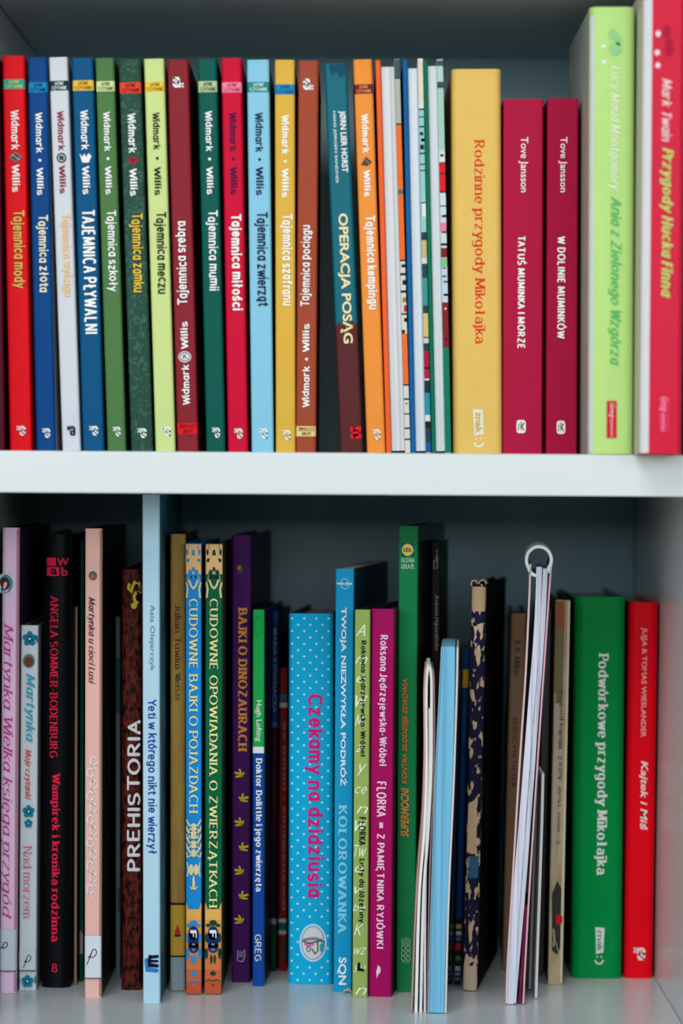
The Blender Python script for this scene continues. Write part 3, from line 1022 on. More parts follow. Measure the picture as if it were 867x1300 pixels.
b = Book('tallest light blue book reaching under the middle shelf, white and navy lettering', (180.6, 203, 628), (181.2, 204, 1274), (166, 202, 222), 'L', ext=.20, side=(40, 112, 136), group=G_LOW, r=.0012, yaw=-0.6, sidekind='scenic_cover')
b.text('Asia Olejarczyk', 768, 852, .36, .72, (84, 116, 150), 'sans', name='author')
b.text('Yeti w którego nikt nie wierzył', 888, 1084, .18, .84, (24, 62, 150), 'hand')
b.part('publisher_mark', b.line([(.20, 1219), (.26, 1231), (.8, 1232)], 5.5), (36, 120, 190))
b.part('publisher_mark', b.line([(.42, 1214), (.36, 1219), (.38, 1225), (.84, 1226)], 4.4) + b.line([(.44, 1215), (.84, 1214)], 4.2) + b.line([(.40, 1220), (.84, 1220)], 3.4), (14, 20, 44))
b.finish()

b = Book('worn golden tan book with pale grey label at its foot', (215, 236, 678), (215.3, 235, 1258), (172, 142, 70), 'L', ext=.15, group=G_LOW, kind='foxed_cover', side=(60, 48, 24), r=.002)
b.text('Julian Tuwim', 767, 850, .30, .70, (110, 50, 30), 'serif', name='author')
b.text('Wiersze', 854, 890, .32, .70, (60, 50, 40), 'serif')
b.printp(b.band_polys(1146, 1149), (40, 36, 24))
b.printp(b.band_polys(1149, 1213), (206, 164, 58))
b.printp(b.band_polys(1213, 1215), (50, 44, 34))
b.band(1215, 1257, (150, 168, 174), 'library_label')
b.part('publisher_mark', [[(.30, 1184), (.5, 1173), (.7, 1184), (.5, 1187)]], (196, 56, 34))
b.part('publisher_mark', [b.circ(.5, 1186, 4.5, 3, 10, 0, 180)], (24, 40, 90))
b.finish()


def ornate(label, top, bot, col, title, ty, tf, dark, low, gold=(226, 180, 122), side=None):
    b = Book(label, top, bot, col, 'L', ext=.15, group=G_LOW, side=side, r=.001)
    # top ornament on peach ground
    b.printp(b.band_polys(691, 729) + [[(0, 729), (.22, 729), (.10, 745), (0, 748)], [(1, 729), (1, 748), (.9, 745), (.78, 729)]], gold)
    pol = [[(.0, 691), (.2, 691), (.22, 697), (0, 698)], [(1, 691), (1, 698), (.78, 697), (.8, 691)], [(.38, 705), (.62, 705), (.56, 698), (.44, 698)],
           [(.1, 709), (.28, 709), (.2, 714), (.04, 713)], [(.9, 709), (.96, 713), (.8, 714), (.72, 709)],
           b.circ(.3, 729, 2.6, 6), b.circ(.7, 729, 2.6, 6), b.circ(.5, 724, 2.2, 4.5), b.circ(.5, 733, 4, 3), b.circ(.28, 740, 4, 3), b.circ(.72, 740, 4, 3),
           b.circ(.12, 701, 1.6, 4), b.circ(.88, 701, 1.6, 4)]
    b.printp(pol, dark)
    lt = (214, 206, 158)
    b.printp(b.line([(.24, 737), (.36, 744), (.5, 747), (.64, 744), (.76, 737)], 2.6) + b.line([(.06, 740), (.14, 748), (.08, 758)], 2.4) +
             b.line([(.94, 740), (.86, 748), (.92, 758)], 2.4) + [b.circ(.5, 727, 1.0, 2)], lt)
    b.text(title, ty[0], ty[1], tf[0], tf[1], (222, 218, 150), 'serif')
    # foot ornament
    if low < 1100:
        q = []
        for yy, rr in ((1050, 5), (1060, 6.5), (1072, 5), (1083, 4)):
            q += [b.circ(.5, yy, rr, 5)]
            for sx in (-1, 1):
                q += b.line([(.5 + sx * .2, yy), (.5 + sx * .34, yy - 5), (.5 + sx * .44, yy - 9)], 2)
                q += b.line([(.5 + sx * .2, yy + 3), (.5 + sx * .4, yy + 5), (.5 + sx * .46, yy - 1)], 1.6)
        q += [b.circ(.34, 1104, 3.4, 7), b.circ(.66, 1104, 3.4, 7), b.circ(.5, 1122, 1.8, 11)]
        q += b.line([(.3, 1126), (.5, 1131), (.7, 1126)], 1.6) + b.line([(.1, 1095), (.16, 1104), (.1, 1112)], 1.6) + b.line([(.9, 1095), (.84, 1104), (.9, 1112)], 1.6)
        b.printp(q, (214, 204, 156))
    y0 = 1154
    b.printp(b.band_polys(y0, 1168) + [[(0, y0), (.18, y0), (.04, y0 - 8), (0, y0 - 8)], [(1, y0), (1, y0 - 8), (.96, y0 - 8), (.82, y0)]], (224, 170, 84))
    cols = [(218, 162, 84), (214, 150, 80), (208, 134, 76), (200, 116, 66), (192, 98, 56), (184, 82, 46)]
    for i, c in enumerate(cols):
        b.printp(b.band_polys(1168 + 15.6 * i, 1168 + 15.6 * (i + 1) + (0 if i < 5 else -.6)), c)
    q = [b.circ(.5, 1171, 5, 3.6), b.circ(.2, 1174, 3, 2), b.circ(.8, 1174, 3, 2), b.circ(.12, 1190, 2.2, 6), b.circ(.88, 1190, 2.2, 6), b.circ(.4, 1217, 1.6, 6), b.circ(.6, 1217, 1.6, 6),
         b.circ(.5, 1235, 4, 3), b.circ(.5, 1250, 1.8, 1.2), b.circ(.1, 1210, 2.4, 7), b.circ(.9, 1210, 2.4, 7)]
    q += b.line([(.1, 1245), (.3, 1243), (.5, 1245), (.7, 1243), (.9, 1245)], 1.4)
    b.printp(q, dark)
    lg = b.part('publisher_mark', [b.circ(.5, 1184, 6.8, 9), b.circ(.5, 1202, 6.8, 7), [(.5 - 6.8 / b.wpx, 1184), (.5 + 6.8 / b.wpx, 1184), (.5 + 6.8 / b.wpx, 1202), (.5 - 6.8 / b.wpx, 1202)]], (16, 44, 110))
    b.text('F', 1180, 1190, .30, .70, (220, 226, 232), 'slab', 'down', 'mark_lettering', lg)
    b.part('mark_lettering', [b.circ(.44, 1198, 1, 1.6), b.circ(.56, 1198, 1, 1.6), b.circ(.44, 1205, 1, 1.6), b.circ(.56, 1205, 1, 1.6)], (120, 140, 150), lg)
    return b.finish()


ornate('sky blue book with peach folk ornament at head and foot', (234.6, 256, 690), (235.6, 256, 1262), (22, 136, 212), 'CUDOWNE BAJKI O POJAZDACH', (760, 1033), (.22, .78), (30, 140, 210), 1040)
ornate('dark green book with peach folk ornament at head and foot', (259.8, 283, 690), (259.3, 281, 1262), (0, 94, 60), 'CUDOWNE OPOWIADANIA O ZWIERZĄTKACH', (760, 1153), (.16, .74), (14, 64, 52), 1200, side=(60, 58, 34))

YAW = -5.5
b = Book('deep purple hardback with yellow footprints and orange title', (294.2, 319, 679), (293.5, 318, 1247), (66, 18, 88), 'L', ext=.15, side=(26, 16, 34), group=G_LOW, yaw=-3, r=.0012)
b.part('emblem', [b.circ(.42, 723, 4.4, 5.5)], (58, 74, 60))
b.part('emblem', [b.circ(.38, 721, 2.4, 3.0)], (196, 110, 60))
b.text('BAJKI O DINOZAURACH', 771, 954, .34, .82, (226, 150, 62), 'serifbold')
for k, y in enumerate((982, 1013, 1043.5, 1075, 1105, 1136.5, 1167)):
    fx = .44 if k % 2 == 0 else .62
    sx = -1 if k % 2 == 0 else 1
    b.part('footprint', b.line([(fx - .12 * sx, y + 3), (fx + .04 * sx, y), (fx + .24 * sx, y - 1)], 2.6) + b.line([(fx - .12 * sx, y + 3), (fx - .02, y - 5)], 2.2) +
           b.line([(fx - .1 * sx, y + 3), (fx + .2 * sx, y + 4)], 2.2) + b.line([(fx - .1 * sx, y + 3), (fx - .2 * sx, y - 1)], 2), (220, 182, 40))
b.part('publisher_mark', b.line([(.34, 1206), (.34, 1219), (.62, 1220), (.72, 1213), (.7, 1205)], 1.3) + b.line([(.46, 1207), (.46, 1214)], 1.2) + b.line([(.58, 1207), (.58, 1214)], 1.2), (150, 150, 160))
b.finish()

b = Book('thin book, bright green above a white line and royal blue below', (321, 336, 774), (320, 336, 1252), (24, 160, 76), 'L', ext=.14, side=(20, 24, 60), group=G_LOW, yaw=-3, r=.001)
b.printp(b.band_polys(953, 1254), (10, 66, 152))
b.printp(b.line(b.circ(.5, 795, 6, 12, 16, 20, 330), 1.2), (20, 140, 66))
b.printp(b.band_polys(948, 956), (214, 222, 226))
b.text('Hugh Lofting', 889, 941, .20, .78, (222, 230, 226), 'sans', name='author')
b.text('Doktor Dolittle i jego zwierzęta', 962, 1132, .16, .84, (222, 228, 234), 'serifbold')
b.text('GREG', 1186, 1220, .22, .76, (226, 230, 236), 'thin', name='publisher_mark')
b.finish()

b = Book('dark navy and maroon book in shade, right of the green and blue thin book', (344.6, 354, 776), (342.6, 350.8, 1233), (10, 44, 100), 'L', ext=.10, side=(14, 14, 24), group=G_LOW, yaw=-3, r=.001)
b.printp(b.band_polys(917, 923), (62, 82, 108))
b.printp(b.band_polys(923, 1070), (38, 12, 22))
b.printp(b.band_polys(1070, 1166), (16, 16, 30))
b.printp(b.band_polys(1166, 1173), (120, 126, 130))
b.printp(b.band_polys(1173, 1231), (6, 58, 34))
b.text('MARIA KOWNACKA', 798, 905, .22, .74, (116, 136, 158), 'sans', name='author')
b.finish()

b = Book('dark red book in shade behind the polka dot book, pale rounded lettering', (355.4, 365.5, 848), (353, 364.6, 1233), (122, 22, 20), 'L', ext=.10, group=G_LOW, yaw=-3, r=.001)
b.printp(b.band_polys(882, 889), (38, 96, 128))
b.printp(b.band_polys(892, 898), (176, 170, 162))
b.printp(b.band_polys(1166, 1171) + b.band_polys(1181, 1186), (170, 172, 170))
b.printp(b.band_polys(1171, 1181), (30, 84, 92))
b.printp([[(.45, 1192), (.98, 1192), (.98, 1216), (.45, 1216)]], (40, 60, 64))
b.text('ay Dnian • cinamonowal', 916, 1155, .42, .92, (128, 96, 92), 'handbold')
b.finish()

b = Book('wide turquoise polka dot book with magenta hand lettered title', (365.3, 424, 779), (365.3, 422, 1249), (6, 164, 212), 'L', ext=.13, side=(12, 70, 96), group=G_LOW, yaw=YAW + 1.5, r=.003, rough=.5)
pol = []
for j in range(58):
    y = 785 + 8.05 * j
    for i in range(5):
        f = (4.5 + 15.6 * i + (7.8 if j % 2 else 0)) / b.wpx
        if .03 < f < .97 and not (abs(f - .56) < .29 and abs(y - 1196) < 25):
            pol.append(b.circ(f, y, 1.35, n=8))
b.printp(pol, (206, 228, 236))
b.text('Czekamy na dzidziusia', 881, 1139, .36, .80, (196, 26, 122), 'handbold')
bd = b.part('badge', [b.circ(.56, 1196.5, 17.5, 24, 32)], (190, 220, 234))
b.part('badge_ring', [b.circ(.56, 1196.5, 15.2, 21.5, 32)], (44, 124, 164), bd)
b.part('badge_field', [b.circ(.56, 1196.5, 14.2, 20.5, 32)], (204, 206, 208), bd)
b.part('badge_drawing', [b.circ(.56 + .04 * k, 1191 + .3 * (k * k) * .3, 2.3, 2.3, 10) for k in range(-5, 6)], (150, 160, 180), bd)
b.part('badge_drawing', [b.circ(.47, 1198, 6.5, 3, 14)], (214, 110, 166), bd)
b.part('badge_drawing', [b.circ(.76, 1202, 3, 6, 12)], (50, 150, 164), bd)
b.part('badge_drawing', b.line([(.33, 1194), (.46, 1197), (.60, 1195), (.74, 1193), (.82, 1196)], 1.3) + b.line([(.66, 1194), (.67, 1206), (.6, 1210), (.54, 1204)], 1.3) +
       b.line(b.circ(.46, 1204, 2.4, 3) + [b.circ(.46, 1204, 2.4, 3)[0]], .9), (40, 44, 62), bd)
b.finish()

b = Book('blue paperback with two tone capital title, between the polka dot and olive books', (424.6, 450, 722), (422.5, 446, 1259), (16, 146, 196), 'L', ext=.17, side=(14, 52, 72), group=G_LOW, yaw=-7, r=.001, paper=True)
b.part('publisher_mark', b.line(b.circ(.5, 741, 5.4, 6.4) + [b.circ(.5, 741, 5.4, 6.4)[0]], .9), (150, 206, 226))
b.text('lonely planet', 738.5, 743.5, .08, .92, (206, 226, 236), 'sansbold', 'horiz', 'publisher_mark')
b.text('TWOJA NIEZWYKŁA PODRÓŻ', 771, 997, .26, .70, (214, 228, 236), 'sansbold')
b.text('KOLOROWANKA', 1021, 1186, .24, .72, (120, 200, 226), 'serifbold')
b.text('SQN', 1215, 1250, .22, .72, (218, 230, 236), 'sansbold', name='publisher_mark')
b.finish()

b = Book('olive green book with white handwriting and black typed title', (450.2, 470.3, 774), (446.6, 467, 1266), (142, 168, 92), 'L', ext=.12, side=(60, 70, 40), group=G_LOW, yaw=-7, r=.0008)
rr = random.Random(4)
scr = [(800, 'A'), (838, 'm'), (862, 'e'), (890, 'w'), (914, 'M'), (950, 'z'), (977, 'y'), (1003, 'ce'), (1028, 'n'), (1048, 'w'), (1080, 'Tw'), (1103, 'a'), (1130, 'v'), (1152, 'be'), (1180, 'K'), (1207, 'wz'), (1230, 'yu'), (1258, 'n')]
for y, t in scr:
    f0 = rr.uniform(.0, .12) if len(t) > 1 else rr.uniform(.05, .25)
    hgt = 15 if t in 'AMyKTw' else 9
    b.text(t, y - hgt / 2, y + hgt / 2, f0, min(.98, f0 + (.8 if len(t) > 1 or t in 'nmw' else .6)), (218, 228, 200), 'scriptthin', 'horiz', 'handwriting')
b.layer += 1
b.text('Roksana Jędrzejewska-Wróbel', 813, 960, .34, .78, (26, 32, 20), 'slab', name='author')
b.text('FLORKA', 1037, 1073, .36, .84, (20, 24, 18), 'slab')
b.text('Listy do Józefiny', 1090, 1171, .34, .80, (26, 32, 20), 'slab', name='title')
b.part('publisher_mark', [[(.36, 1222), (.5, 1221), (.56, 1229), (.8, 1230), (.78, 1233), (.3, 1232)]], (16, 18, 16))
b.finish()

b = Book('magenta book with white typed title, right of the olive green book', (471.5, 501, 773), (467.6, 497.2, 1265), (160, 6, 92), 'L', ext=.12, side=(70, 4, 40), group=G_LOW, yaw=-7, r=.0008)
b.text('Roksana Jędrzejewska-Wróbel', 806, 972, .30, .74, (222, 190, 214), 'slab', name='author')
b.text('FLORKA', 992, 1037, .28, .72, (226, 190, 216), 'slab')
b.part('title_dot', [[(.42, 1044), (.58, 1044), (.58, 1051), (.42, 1051)]], (226, 190, 216))
b.text('Z PAMIĘTNIKA RYJÓWKI', 1058, 1204, .26, .74, (226, 190, 216), 'slab')
b.part('publisher_mark', [[(.36, 1242), (.33, 1233), (.40, 1226), (.38, 1224), (.52, 1228), (.52, 1234), (.42, 1237)]], (226, 200, 220))
b.finish()

b = Book('tall green book with orange title running upwards and a round yellow emblem at its head', (505, 531, 668), (502.5, 527, 1259), (22, 128, 74), 'L', ext=.16, side=(8, 34, 26), group=G_LOW, yaw=-7, r=.0012, rough=.25)
b.printp(b.band_polys(669, 692, .04, .96), (14, 112, 60))
sq = b.part('shop_mark', [[(.16, 690), (.80, 690), (.80, 706), (.16, 706)]], (22, 60, 130))
b.part('shop_mark_disc', [b.circ(.48, 698, 7.6)], (228, 208, 90), sq)
b.text('LIDL', 695.5, 700.5, .26, .70, (30, 50, 110), 'sansbold', 'horiz', 'mark_lettering', sq)
b.text('KUCHNIA', 708, 714, .16, .84, (168, 214, 186), 'sansbold', 'horiz', 'series_title')
b.text('LIDLA.PL', 716, 722, .16, .84, (168, 214, 186), 'sansbold', 'horiz', 'series_title')
OR = (220, 112, 50)
b.text('KONTRA ZŁODZIEJE ZDROWIA', 862, 995, .26, .58, OR, 'sansitalic', 'up')
b.text('SUPERMOCNI', 1000, 1062, .20, .62, (226, 140, 70), 'sansitalic', 'up')
pol = []
for k in range(3):
    for sx in (-1, 1):
        pol += b.line(b.circ(.5 + sx * .13, 1203 + 6.6 * k, 2.5, 3.2, 10) + [b.circ(.5 + sx * .13, 1203 + 6.6 * k, 2.5, 3.2, 10)[0]], 1)
for k in (-2, -1, 0, 1, 2):
    pol += b.line([(.5 + .1 * k, 1199), (.5 + .11 * k, 1190 - abs(k) * -1)], .9)
b.part('wheat_mark', pol, (150, 190, 164))
b.text('HOLZ', 1218, 1222, .32, .70, (130, 176, 146), 'sans', 'horiz', 'mark_lettering')
b.finish()

b = Book('black book with thin grey serif lettering, between the tall green book and white magazine', (547, 559, 688), (546.4, 558, 1243), (30, 25, 25), 'L', ext=.08, side=(10, 10, 13), group=G_LOW, yaw=-5, r=.001)
b.text('Joanna Papuzińska', 754, 826, .36, .86, (168, 164, 160), 'scriptserif', name='author')
b.part('publisher_mark', b.line([(.3, 722), (.3, 712), (.7, 712), (.72, 721), (.3, 722)], 1) + b.line([(.5, 712), (.66, 704), (.6, 698)], 1) + b.line([(.62, 700), (.74, 712)], 1), (150, 150, 150))
b.finish()


# ------------------------------------------------------------------ loose booklets, pages outward
class Loose:
    """a thing whose cross-section is drawn in photo pixels at its front and runs back in depth"""
    def __init__(s, name, label, cat, bx, by, yaw=0.0, group=G_LOW):
        s.dep = depth_on(bx, by, ZF)
        s.p0 = P(bx, by, s.dep)
        s.o = empty(name, (s.p0.x, s.dep, ZF))
        s.o.rotation_euler = (0, 0, radians(yaw))
        tag(s.o, label, cat, group)

    def loc(s, x, y):
        p = P(x, y, s.dep)
        return (p.x - s.p0.x, max(p.z - ZF, 0.0))

    def sheet(s, name, pts, wpx, col, y0, y1, kind='print', rough=.6, parent=None):
        """curved sheet: centre line pts (x,y px), thickness wpx (number or list)"""
        # smooth the line
        sm = []
        for i in range(len(pts) - 1):
            p0, p1, p2, p3 = pts[max(i - 1, 0)], pts[i], pts[i + 1], pts[min(i + 2, len(pts) - 1)]
            for k in range(6):
                t = k / 6
                sm.append(tuple(.5 * (2 * p1[j] + (p2[j] - p0[j]) * t + (2 * p0[j] - 5 * p1[j] + 4 * p2[j] - p3[j]) * t * t +
                                      (3 * p1[j] - p0[j] - 3 * p2[j] + p3[j]) * t ** 3) for j in range(len(pts[0]))))
        sm.append(tuple(pts[-1]))
        n = len(sm)
        L, R = [], []
        for i, q in enumerate(sm):
            a, b_ = sm[max(i - 1, 0)], sm[min(i + 1, n - 1)]
            dx, dy = b_[0] - a[0], b_[1] - a[1]
            l = hypot(dx, dy) or 1
            wv = (q[2] if len(q) > 2 else wpx) / 2
            nx, ny = -dy / l * wv, dx / l * wv
            L.append(s.loc(q[0] + nx, q[1] + ny))
            R.append(s.loc(q[0] - nx, q[1] - ny))
        ring = L + R[::-1]
        k = len(ring)
        V = [(x, y0, z) for x, z in ring] + [(x, y1, z) for x, z in ring]
        F = []
        for i in range(n - 1):
            F.append((i, i + 1, k - 2 - i, k - 1 - i))
            F.append((k + i, k + k - 1 - i, k + k - 2 - i, k + i + 1))
        for i in range(k):
            j = (i + 1) % k
            F.append((i, k + i, k + j, j))
        o = link_mesh(name, V, F, mat(col, rough, kind), parent or s.o)
        bm = bmesh.new()
        bm.from_mesh(o.data)
        bmesh.ops.recalc_face_normals(bm, faces=bm.faces)
        bm.to_mesh(o.data)
        bm.free()
        return o


WP = (226, 224, 224)
# flared white magazine
m = Loose('magazine', 'white limp magazine with flared page edges, left of the light blue page block', 'magazine', 533, 1286, -1)
m.sheet('cover', [(549, 848), (551, 870), (551, 980), (546.5, 1080), (544, 1180), (542.6, 1285)], 1.5, (150, 120, 122), 0, .058)
m.sheet('cover', [(540.5, 848), (538.5, 880), (538.7, 960), (536, 1040), (529, 1130), (522.5, 1284)], 1.4, (196, 150, 146), 0, .058)
m.sheet('page', [(544.5, 843), (541.5, 860), (540.8, 900), (541.2, 980), (538, 1060), (532, 1140), (528, 1286)], 3.6, WP, .001, .057, 'print')
m.sheet('page', [(544.8, 843), (547.6, 860), (547.8, 900), (547.4, 980), (543.2, 1060), (537.5, 1140), (534, 1286)], 3.2, (216, 216, 218), .001, .057, 'print')
m.sheet('page', [(545.5, 900), (545.2, 980), (541.5, 1060), (539.5, 1160), (539.4, 1286)], 2.8, (206, 206, 210), .002, .057, 'print')

# light blue page block
m = Loose('book', 'book turned page edges out, light blue dyed pages and a white cover on its right', 'book', 556, 1287, -2)
m.sheet('page_block', [(569.6, 821, 16), (568, 880, 18.5), (563.5, 1000, 21), (559, 1120, 19.5), (556.5, 1200, 19), (554.3, 1286, 19)], 19, (112, 178, 214), 0.001, .085, 'paper_edges', .8)
m.sheet('front_cover', [(580.8, 822), (579.6, 880), (575.6, 1000), (570.2, 1120), (567.6, 1200), (565.6, 1286)], 2.2, (206, 204, 204), 0, .086)
m.sheet('back_cover', [(560.6, 822), (557.7, 880), (552, 1000), (548.2, 1120), (546, 1200), (544, 1286)], 1.0, (150, 190, 214), 0, .086)

# two navy spines with coloured stripes
STR = [(1173, 1179, (176, 150, 100)), (1182, 1187, (176, 186, 190)), (1189, 1194, (70, 96, 160)), (1197, 1200, (150, 60, 40)), (1200, 1206, (188, 24, 44)), (1213, 1219, (60, 120, 70)), (1226, 1232, (150, 172, 178)), (1234, 1238, (90, 140, 160)), (1240, 1244, (60, 110, 150))]
for top, bot, lab in (((579, 586.5, 830), (567.8, 573.6, 1250), 'thin navy book with coloured stripes, half hidden by the light blue page block'),
                      ((588.3, 596.3, 825), (576.2, 585.6, 1251), 'thin blue book with a yellow band and coloured stripes, left of the tattered spine')):
    b = Book(lab, top, bot, (4, 56, 116) if top[0] > 585 else (24, 30, 66), 'L', ext=.12, side=(14, 20, 44), group=G_LOW, yaw=-2, r=.0008)
    b.printp(b.band_polys(850, 873), (204, 164, 34) if top[0] > 585 else (60, 60, 70))
    b.printp(b.band_polys(1166, 1249), (16, 20, 30))
    for y0, y1, c in STR:
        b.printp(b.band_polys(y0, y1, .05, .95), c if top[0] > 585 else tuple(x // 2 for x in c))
    if top[0] > 585:
        b.text('akademia', 895, 940, .3, .7, (50, 110, 150), 'sans')
    b.finish()

# tattered navy book
b = Book('old book with tattered navy spine flaking to cream, torn at head and foot', (599, 617.5, 742), (587, 606, 1258), (26, 28, 56), 'L', ext=.15, side=(9, 9, 12), group=G_LOW, yaw=-7, prof='round', kind='worn_cloth', rough=.7, sidekind='print')
CR = (190, 160, 128)
b.printp(b.band_polys(745, 776, .02, .97) + [[(.1, 776), (.3, 776), (.2, 779)], [(.5, 776), (.72, 776), (.6, 781)]], CR)
b.printp(b.band_polys(1226, 1257, .02, .98) + [[(.04, 1227), (.45, 1227), (.4, 1214), (.2, 1210), (.08, 1218)], [(.6, 1227), (.95, 1227), (.85, 1220)]], (196, 176, 150))
b.printp([[(.42, 822), (.62, 818), (.74, 826), (.7, 842), (.55, 846), (.4, 836)], [(.1, 1020), (.5, 1016), (.75, 1030), (.72, 1080), (.5, 1084), (.06, 1082)],
          [(.3, 1175), (.52, 1172), (.6, 1192), (.4, 1198)]], (198, 170, 136))
b.part('shelf_label', [[(.26, 1087), (.92, 1086), (.9, 1114), (.24, 1115)]], (40, 92, 124))
b.finish()
# frayed head curls
V, F = [], []
for cx, rr_ in ((.14, .0021), (.72, .0024)):
    k = len(V)
    for j in range(9):
        a = j / 8 * 1.6 * pi
        for dy_ in (0, .012):
            V.append((cx * b.w + rr_ * cos(a), .002 + dy_, b.h + rr_ * sin(a) * 1.1))
    for j in range(8):
        F.append((k + 2 * j, k + 2 * j + 1, k + 2 * j + 3, k + 2 * j + 2))
fr = link_mesh('frayed_head', V, F, mat((180, 152, 124), .8), b.o)
sd = fr.modifiers.new('thick', 'SOLIDIFY')
sd.thickness = .0008

b = Book('faded tan brown book behind the rolled magazine, dark serif lettering', (647.5, 669, 779), (637, 657, 1232), (140, 112, 90), 'L', ext=.13, side=(60, 48, 40), group=G_LOW, kind='foxed_cover', r=.002, yaw=-2)
b.text('A.A. Milne', 811, 858, .28, .66, (62, 42, 36), 'serif', name='author')
b.text('KUBUŚ PUCHATEK', 910, 1000, .28, .66, (62, 42, 36), 'serif')
b.part('publisher_mark', [b.circ(.5, 1202, 3.5, 6)], (96, 44, 40))
b.finish()

# rolled magazine
m = Loose('magazine', 'tall magazine with its white spine rolled into an open tube on top', 'magazine', 653, 1276, -3)
ring = [(684 + 15.8 * cos(radians(a)), 711 - 17 * sin(radians(a))) for a in range(-38, 219, 14)]
m.sheet('rolled_spine', [(698.5, 727)] + ring + [(672, 724), (676, 729), (681, 731)], 3.8, (200, 212, 218), 0, .10, rough=.4)
m.sheet('cover', [(673.3, 716), (671.8, 760), (667, 860), (659, 980), (650, 1130), (644, 1230), (642.8, 1274)], 2.2, (206, 176, 184), 0, .06)
m.sheet('cover', [(699.5, 719), (697, 752), (691, 840), (681.5, 980), (672, 1130), (666.3, 1230), (664.3, 1274)], 2.2, (200, 158, 172), 0, .06)
m.sheet('page_block', [(684.5, 720, 7), (681.8, 800, 8), (674.5, 900, 9), (665.5, 1020, 10), (655, 1150, 11), (649.4, 1230, 11), (647.6, 1275, 9)], 9, (200, 204, 222), .001, .058, 'paper_edges', .8)
m.sheet('page_block', [(692.3, 722, 6), (688.6, 800, 6), (681, 900, 6.5), (672, 1020, 7), (662.5, 1150, 6), (656.5, 1230, 4), (653.5, 1274, 3.0)], 6, (188, 194, 210), .001, .058, 'paper_edges', .8)
m.sheet('inner_leaf', [(668, 1150), (663, 1220), (659.5, 1274)], 2.6, (120, 16, 62), .002, .058)

# two thin leaflets
m = Loose('leaflet', 'thin white leaflet leaning on the right of the rolled magazine', 'leaflet', 671, 1258, 0)
m.sheet('page', [(682, 976), (681, 1010), (678.6, 1080), (675.6, 1160), (672.6, 1256)], 3.2, (206, 212, 210), 0, .08)
m.sheet('page', [(682.8, 1000), (680.7, 1080), (677.2, 1170), (674.6, 1256)], .8, (60, 64, 66), .001, .08)
m = Loose('leaflet', 'thin white leaflet nearest the grey book, beside the other leaflet', 'leaflet', 677, 1268, 0)
m.sheet('page', [(689.4, 982), (688, 1040), (685.4, 1120), (682.6, 1200), (680.4, 1267)], 3.4, (204, 212, 212), 0, .08)

b = Book('plain grey thin book between the leaflets and the gilt edged book', (690, 701, 773), (680.5, 689.8, 1238), (92, 88, 90), 'L', ext=.12, side=(50, 48, 50), group=G_LOW, r=.001)
b.finish()

b = Book('thin gilt edged book with worn picture spine and a red spot near its foot', (705, 724.5, 762), (695, 714.3, 1250), (186, 172, 140), 'L', ext=.15, group=G_LOW, r=.0006, kind='foxed_cover', side=(34, 30, 26), yaw=-1.2)
b.printp(b.band_polys(763, 880, .05, .62), (150, 86, 64))
b.printp([[(.1, 800), (.5, 795), (.62, 850), (.5, 920), (.15, 930)], ], (110, 112, 76))
b.printp([[(.10, 893), (.62, 893), (.55, 990), (.2, 1140), (.06, 1060)]], (176, 168, 148))
b.printp([[(.15, 1135), (.5, 1118), (.85, 1130), (.9, 1196), (.6, 1212), (.24, 1206)]], (52, 50, 46))
b.printp(b.band_polys(763, 1247, .80, .985), (206, 196, 164))
b.part('red_spot', [b.circ(.68, 1167, 4.6, 7.2)], (204, 20, 30))
b.printp(b.line([(.3, 1180), (.38, 1192), (.34, 1200)], 3) + b.line([(.5, 1196), (.66, 1208)], 1.4), (150, 142, 124))
GT = (84, 78, 70)
b.text('Wielka podróż', 876, 952, .36, .70, GT, 'serif', 'up')
b.text('Auta 2.', 957, 991, .38, .66, GT, 'serif', 'up')
b.text('PIXAR', 997, 1024, .42, .64, GT, 'serif', 'up', 'studio_mark')
b.text('Disney', 1030, 1056, .38, .66, GT, 'script', 'up', 'studio_mark')
b.part('title_dot', [b.circ(.5, 1069, 2)], (120, 114, 100))
b.finish()

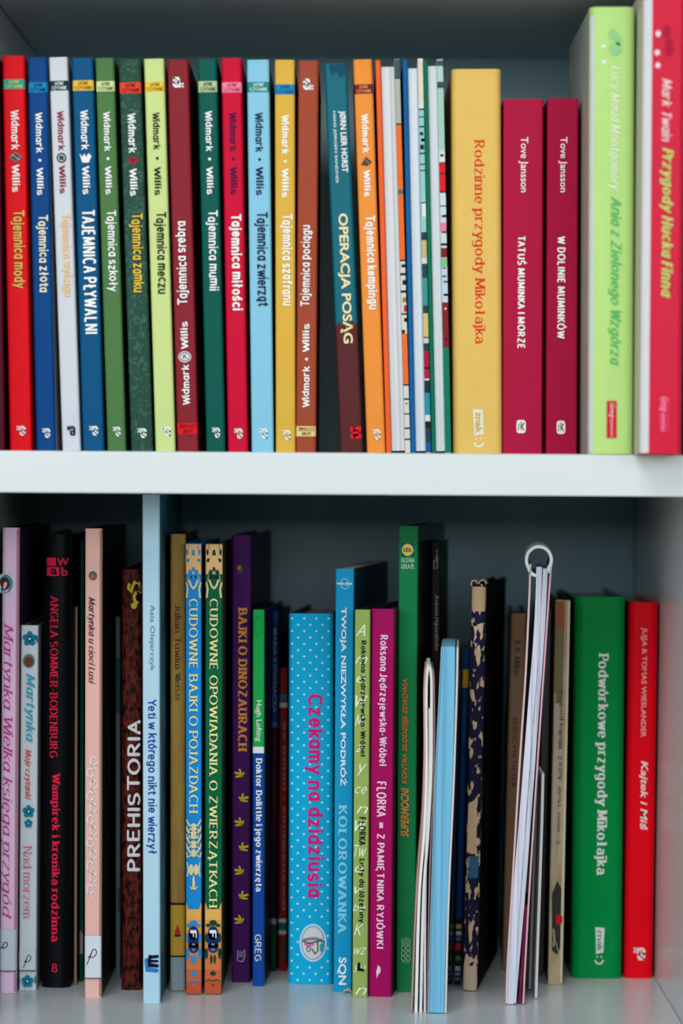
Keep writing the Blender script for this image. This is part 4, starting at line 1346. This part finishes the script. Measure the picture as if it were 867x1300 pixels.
b = Book('thick grass green hardback with white serif title near the right side panel', (727.5, 795, 758), (725, 789, 1242), (0, 138, 66), 'L', ext=.15, group=G_LOW, r=.006, rough=.28, side=(0, 96, 48))
b.text('Podwórkowe przygody Mikołajka', 829, 1111, .42, .68, (222, 230, 224), 'serifbold')
lb = b.part('publisher_mark', [[(.46, 1177), (.64, 1178), (.62, 1209), (.48, 1211)]], (222, 226, 222))
b.text('znak', 1180, 1207, .50, .60, (30, 130, 84), 'serif', name='mark_lettering', parent=lb)
b.part('publisher_smile', b.line(b.circ(.54, 1217, 5.4, 6.6, 10, 20, 160), 1.8) + [b.circ(.5, 1214.5, 1), b.circ(.58, 1214.5, 1)], (222, 228, 222))
b.finish()

b = Book('red hardback with white lettering standing against the right side panel', (798.5, 836.5, 765), (792, 828.5, 1242), (244, 6, 28), 'L', ext=.13, group=G_LOW, r=.004, rough=.3, dep=None)
b.text('Jujja & Tomas Wieslander'.upper(), 797, 936, .40, .62, (240, 190, 188), 'sans', name='author')
b.text('Kajtek i Miś', 966, 1054, .40, .74, (240, 226, 222), 'sansitalic')
bird_mark(b, 1202, 1219, .32, .72, (240, 226, 222))
b.finish()

# torn scrap of paper lying by the foot of the blue paperback
dsc = depth_on(441, 1261, ZF)
p = P(441, 1261, dsc)
rs = random.Random(3)
V, F = [], []
for j in range(6):
    for i in range(7):
        V.append((-.0022 + .0044 * i / 6 + rs.uniform(-.0004, .0004), -.0015 + .003 * j / 5 + rs.uniform(-.0003, .0003),
                  .0005 + .0026 * abs(sin(i * 1.1 + j * .7)) * (1 - abs(i - 3) / 4) + rs.uniform(0, .0006)))
for j in range(5):
    for i in range(6):
        F.append((j * 7 + i, j * 7 + i + 1, j * 7 + i + 8, j * 7 + i + 7))
o = link_mesh('paper_scrap', V, F, mat((196, 186, 176), .8), None, smooth=True)
o.location = (p.x, p.y, ZF)
sd = o.modifiers.new('thick', 'SOLIDIFY')
sd.thickness = .0003
tag(o, 'tiny crumpled paper scrap on the lower shelf at the foot of the blue paperback', 'paper scrap')
